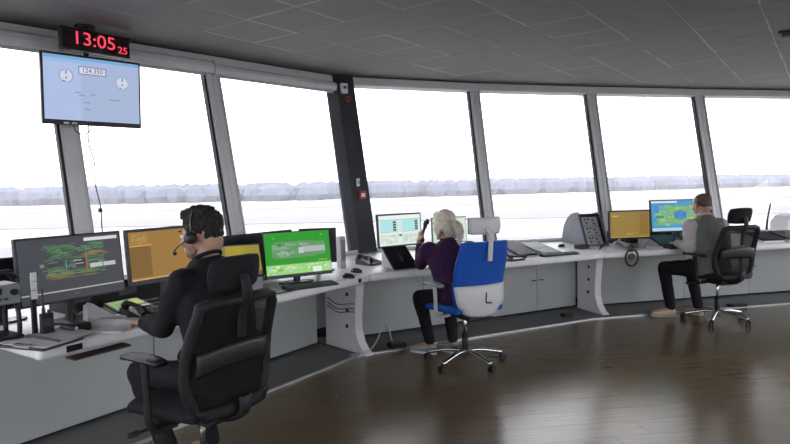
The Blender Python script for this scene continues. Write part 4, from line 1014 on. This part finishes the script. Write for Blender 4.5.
def build_person(label, loc, rot, J, looks):
    t = thing('person', label, 'person', (loc[0], loc[1], 0), rot)
    R = head_R(*J['head_rot']); hc = Vector(J['head']); hs = J.get('head_size', 1.)
    lw = J.get('limb', 1.)
    # body: one continuous surface
    bm = NB(); loft(bm, torso_rings(J, -.014)); head(bm, hc, R, hs, looks.get('fem', 0))
    limb(bm, [Vector(J['neck']) - Vector((0, .0, .05)), hc + R @ Vector((0, -.022, -.075)) * hs], [.060 * J.get('neck_w', 1), .052 * J.get('neck_w', 1)])
    for s in 'LR':
        A = [Vector(J[k + s]) for k in ('shoulder', 'elbow', 'wrist')]
        limb(bm, A, [.052 * lw, .040 * lw, .026 * lw]); hd = J['hand' + s]
        hand(bm, A[2], hd[0], hd[1], hd[2], hd[3], J.get('hand_size', 1.), hd[4] if len(hd) > 4 else .6)
        H = [Vector(J[k + s]) for k in ('hip', 'knee', 'ankle')]
        limb(bm, H, [.070 * lw, .046 * lw, .032 * lw]); limb(bm, [H[2] - Vector((0, 0, .03)), Vector(J['toe' + s])], [.036, .024])
    remesh(bm, 'body', SKIN if 'skin' not in looks else looks['skin'], t, .0055, 3)
    # upper clothing
    def top(name, m, g, sleeves, sl=1.0, fold=.006, down=0.):
        bm = NB(); rr = torso_rings(J, g); loft(bm, rr)
        for s in 'LR':
            A = [Vector(J[k + s]) for k in ('shoulder', 'elbow', 'wrist')]
            if sleeves:
                e = A[1] + (A[2] - A[1]) * sl
                limb(bm, [A[0] + Vector(((.02 if s == 'L' else -.02), 0, 0)), A[0], (A[0] + A[1]) / 2, A[1], (A[1] + e) / 2, e], [(.070 + g * .6) * lw, (.066 + g * .6) * lw, (.058 + g * .6) * lw, (.050 + g * .6) * lw, (.044 + g * .6) * lw, (.036 + g * .4) * lw])
            else: limb(bm, [A[0] + Vector(((.04 if s == 'L' else -.04), 0, 0)), A[0]], [.074 * lw, .066 * lw])
        return remesh(bm, name, m, t, .009, 6, .5, .006, 8, fold)
    for spec in looks['tops']: top(*spec)
    # collar
    nk = Vector(J['neck']); dirn = (hc + R @ Vector((0, -.022, -.075)) - nk).normalized()
    bm = NB(); X = Vector(J.get('across', (1, 0, 0))); Y = dirn.cross(X).normalized(); cg = .064 * J.get('neck_w', 1)
    tube(bm, [nk + dirn * (.022 + looks.get('collar', .0)) + X * math.cos(2 * PI * k / 24) * cg - Y * (math.sin(2 * PI * k / 24) * cg - .004) for k in range(24)], .010 + looks.get('collar', 0) * .5, 8, True); obj('collar', bm, looks['tops'][0][1], t, True)
    # trousers
    bm = NB(); rr = torso_rings(J, .006); loft(bm, rr[:3])
    for s in 'LR':
        H = [Vector(J[k + s]) for k in ('hip', 'knee', 'ankle')]
        e = H[1] + (H[2] - H[1]) * looks.get('leg_len', 1.0)
        limb(bm, [H[0], (H[0] + H[1]) / 2, H[1], (H[1] + e) / 2, e], [r * lw * looks.get('leg_w', 1.) for r in (.094, .082, .066, .058, .049)])
    remesh(bm, 'trousers', looks['trousers'], t, .009, 6, .5, .005, 8, .005)
    # shoes
    for s in 'LR':
        a = Vector(J['ankle' + s]); q = Vector(J['toe' + s]); d = (q - a); d.z = 0; L = .20; d.normalize(); sd = Vector((-d.y, d.x, 0)); b = Vector((a.x, a.y, 0)) - d * .055
        def ringz(x, w_, h_): return (b + d * x + Vector((0, 0, .012 + h_ / 2)), sd * w_, Vector((0, 0, h_ / 2)))
        bm = NB(); loft(bm, [ringz(0, .024, .05), ringz(.02, .034, .072), ringz(.07, .037, .082), ringz(.12, .041, .064), ringz(.18, .046, .048), ringz(.225, .041, .038), ringz(.252, .022, .024)], 16)
        sh = remesh(bm, 'shoe', looks['shoe'], t, .006, 3)
        bm = NB(); pts = [b + d * x + sd * w_ for x, w_ in ((-.004, .0), (.01, .034), (.07, .040), (.18, .049), (.235, .040), (.258, .0), (.235, -.040), (.18, -.049), (.07, -.040), (.01, -.034))]
        prism(bm, [(p.x, p.y) for p in pts], .0015, .016); obj('sole', bm, looks['sole'], sh)
    eyes(t, hc, R, hs)
    return t, R, hc, hs
def hair_blob(t, name, hc, R, hs, parts, m, voxel=.006, wob=.004, wsc=60, it=2, extra=None):
    bm = NB()
    for p, r in parts: ell(bm, hc + R @ (Vector(p) * hs), [x * hs for x in r], R, 3)
    if extra: extra(bm)
    return remesh(bm, name, m, t, voxel, it, .5, wob, wsc)

BLK = mat('black_knit', (.010, .010, .013), .85, var=.25, scale=40, bump=.2, spec=.25)
TRO = mat('black_trousers', (.011, .011, .014), .8, var=.2, scale=30, bump=.15, spec=.25)
# --- the man in black
LM = dict(pelvis=(0, -.06, .57), chest=(0, .0, .84), neck=(0, .055, 1.10), head=(0.005, .105, 1.220), head_rot=(math.radians(16), math.radians(-6)), build=1.0, limb=.86, head_size=1.05,
          shoulderL=(-.172, .03, 1.02), elbowL=(-.195, .15, .795), wristL=(-.105, .445, .772), handL=((.25, .96, -.06), (0, 0, -1), (.96, -.25, 0), .45),
          shoulderR=(.172, .03, 1.02), elbowR=(.235, .18, .805), wristR=(.135, .43, .775), handR=((-.2, .97, -.05), (0, 0, -1), (-.97, -.2, 0), .45),
          hipL=(-.09, -.03, .555), kneeL=(-.175, .40, .545), ankleL=(-.16, .16, .13), toeL=(-.17, .32, .05),
          hipR=(.09, -.03, .555), kneeR=(.13, .42, .545), ankleR=(.12, .24, .13), toeR=(.13, .40, .05))
LMLOC, LMROT = (-.855, 2.835), math.radians(55.5)
t, R, hc, hs = build_person('man in a black sweater with a headset, seated at the left desk', LMLOC, LMROT, LM,
    dict(tops=[('sweater', BLK, .012, True, .98, .008)], trousers=TRO, shoe=M_black, sole=M_dark))
HAIRD = mat('short_black_hair', (.018, .015, .014), .7, var=.4, scale=90, bump=.6, spec=.4)
hair_blob(t, 'hair', hc, R, hs, [((0, -.020, .048), (.080, .096, .080)), ((0, -.062, .012), (.064, .042, .052)), ((0, .040, .098), (.058, .048, .030)), ((-.066, -.008, .028), (.014, .040, .034)), ((.066, -.008, .028), (.014, .040, .034)), ((0, -.01, .112), (.06, .07, .024))], HAIRD, .004, .009, 60, 1)
hair_blob(t, 'beard', hc, R, hs, [((0, .044, -.082), (.045, .045, .030)), ((-.052, .018, -.055), (.014, .022, .035)), ((.052, .018, -.055), (.014, .022, .035)), ((0, .088, -.052), (.022, .008, .005))], mat('dark_stubble', (.20, .125, .095), .8), .005, .001)
ht = thing('headset', 'black headset with boom microphone on the head of the man in black', 'headset', (LMLOC[0], LMLOC[1], 0), LMROT)
HW = lambda p: hc + R @ (Vector(p) * hs)
bm = NB(); tube(bm, [HW((math.cos(a) * .090, -.012, .008 + math.sin(a) * .130)) for a in [PI * k / 18 for k in range(19)]], .007, 8, ra=.0035, up=tuple(R @ Vector((0, 1, 0)))); obj('headband', bm, M_black, ht, True)
for sx in (-1, 1):
    bm = NB(); cyl(bm, HW((sx * .080, -.006, -.008)), HW((sx * .104, -.006, -.008)), .030, .026, 20); c_ = obj('ear_cup', bm, M_black, ht, True)
bm = NB(); cyl(bm, HW((-.104, -.006, -.008)), HW((-.109, -.006, -.008)), .016, n=16); obj('cup_disc', bm, M_dark, ht, True)
bm = NB(); tube(bm, smoothpath([HW(p) for p in ((-.102, .0, -.012), (-.100, .05, -.035), (-.085, .095, -.060), (-.055, .118, -.070))]), .0035, 6); ell(bm, HW((-.050, .120, -.071)), (.011, .011, .010), None, 2); obj('boom_microphone', bm, M_black, ht, True)

# --- the woman
PUR = mat('dark_purple_knit', (.038, .012, .050), .85, var=.2, scale=40, bump=.2, spec=.25)
WM = dict(pelvis=(-.03, -.02, .53), chest=(-.045, .08, .76), neck=(-.055, .145, .965), head=(-.06, .195, 1.105), head_rot=(math.radians(6), math.radians(-8)), build=1.06, limb=.96, neck_w=.85, across=(.951, -.309, 0), hand_size=.9,
          shoulderL=(-.228, .19, .905), elbowL=(-.18, .375, .775), wristL=(-.185, .385, .965), handL=((.10, -.04, .98), (.9, -.2, -.2), (.1, -.95, 0), .8),
          shoulderR=(.118, .08, .905), elbowR=(.165, .31, .765), wristR=(.03, .47, .765), handR=((-.5, .86, 0), (0, 0, -1), (-.86, -.5, 0), .5),
          hipL=(-.11, .0, .525), kneeL=(-.215, .35, .505), ankleL=(-.10, .375, .10), toeL=(-.17, .50, .04),
          hipR=(.05, .0, .525), kneeR=(.08, .38, .505), ankleR=(.085, .30, .10), toeR=(.03, .44, .04))
WLOC, WROT = (.545, 4.74), math.radians(28)
t, R, hc, hs = build_person('woman in a purple top with a blonde ponytail, on the telephone', WLOC, WROT, WM,
    dict(fem=1, tops=[('purple_top', PUR, .008, True, .80, .007)], trousers=TRO, leg_w=.95, leg_len=.95, shoe=mat('grey_trainer', (.40, .40, .43), .6), sole=M_white))
BLO = mat('blonde_hair', (.60, .53, .43), .5, var=.35, scale=30, stretch=(4, 4, .6), bump=.4, spec=.4)
def tail(bm):
    HWf = lambda p: hc + R @ (Vector(p) * hs)
    pts = smoothpath([HWf(p) for p in ((.01, -.095, .0), (.025, -.135, -.015), (.035, -.145, -.07), (.035, -.135, -.13), (.03, -.125, -.19))], 5)
    n = len(pts); limb(bm, pts, [.026 + .012 * math.sin(PI * min(1, (i / (n - 1)) * 1.1)) - .014 * (i / (n - 1)) ** 3 for i in range(n)], 12)
hair_blob(t, 'hair', hc, R, hs, [((0, -.018, .045), (.084, .098, .084)), ((0, -.060, -.018), (.078, .055, .070)), ((0, .045, .090), (.062, .045, .030)), ((-.074, -.004, -.018), (.016, .045, .075)), ((.074, -.004, -.018), (.016, .045, .075)), ((0, -.07, -.055), (.06, .036, .05))], BLO, .005, .005, 30, 2, tail)
bm = NB(); HW2 = lambda p: hc + R @ (Vector(p) * hs)
tube(bm, [HW2((.012 + math.cos(a) * .030, -.112, -.004 + math.sin(a) * .030)) for a in [2 * PI * k / 16 for k in range(16)]], .006, 6, True); obj('hair_band', bm, BLO, t, True)
hp = thing('telephone_handset', 'black telephone handset in the raised hand of the woman', 'telephone', (WLOC[0], WLOC[1], 0), WROT)
bm = NB(); tube(bm, smoothpath([(-.18, .36, .965), (-.172, .352, 1.02), (-.158, .346, 1.08), (-.142, .34, 1.135)]), [.017] * 5 + [.0125] * 9 + [.019] * 5, 10); obj('grip', bm, M_black, hp, True)
bm = NB(); cyl(bm, (-.147, .34, 1.13), (-.122, .33, 1.125), .025, .021, 16); obj('earpiece', bm, M_black, hp, True)
bm = NB(); cyl(bm, (-.183, .36, .975), (-.16, .35, .97), .022, .018, 16); obj('mouthpiece', bm, M_black, hp, True)

# --- the man in grey
SHIRT = mat('pale_grey_shirt', (.46, .42, .44), .85, var=.1, scale=30, bump=.15, spec=.25)
VEST = mat('grey_green_vest', (.17, .175, .165), .85, var=.15, scale=40, bump=.2, spec=.25)
RM = dict(pelvis=(0, -.05, .535), chest=(0, .01, .79), neck=(0.0, .07, 1.045), head=(0.0, .12, 1.172), head_rot=(math.radians(4), math.radians(-14)), build=.98,
          shoulderL=(-.185, .05, .965), elbowL=(-.225, .0, .745), wristL=(-.205, .225, .778), handL=((.2, .96, -.08), (0, 0, -1), (.93, -.35, 0), .7),
          shoulderR=(.185, .05, .965), elbowR=(.225, .04, .735), wristR=(.06, .245, .775), handR=((-.5, .86, -.05), (0, 0, -1), (-.86, -.5, 0), .7),
          hipL=(-.10, .0, .53), kneeL=(-.27, .33, .515), ankleL=(-.235, .27, .105), toeL=(-.40, .33, .04),
          hipR=(.09, .0, .53), kneeR=(.09, .40, .515), ankleR=(.08, .25, .105), toeR=(.05, .42, .04))
RLOC, RROT = (3.165, 6.02), math.radians(12)
SK2 = mat('ruddy_skin', (.44, .26, .20), .55, var=.1, scale=14, spec=.35)
t, R, hc, hs = build_person('man in a grey vest and pale shirt, seated at the right desk', RLOC, RROT, RM,
    dict(skin=SK2, collar=.008, tops=[('shirt', SHIRT, .008, True, .95, .006), ('vest', VEST, .016, False, 1., .004)], trousers=TRO, shoe=mat('tan_shoe', (.58, .46, .37), .6), sole=mat('cream_sole', (.5, .47, .42), .6)))
hair_blob(t, 'hair', hc, R, hs, [((0, -.030, .040), (.079, .086, .074)), ((0, -.066, -.004), (.064, .042, .055)), ((-.066, -.012, .016), (.013, .040, .036)), ((.066, -.012, .016), (.013, .040, .036))], mat('thin_brown_hair', (.085, .048, .036), .6, var=.35, scale=60, bump=.4), .005, .003, 50)
pn_ = thing('pen', 'black pen in the hand of the man in grey', 'pen', (RLOC[0], RLOC[1], 0), RROT)
bm = NB(); cyl(bm, (-.165, .335, .745), (-.175, .295, .86), .0055, n=10); obj('barrel', bm, M_black, pn_); bm = NB(); cyl(bm, (-.1646, .337, .7395), (-.165, .335, .747), .001, .005, 10); obj('tip', bm, M_chrome, pn_)
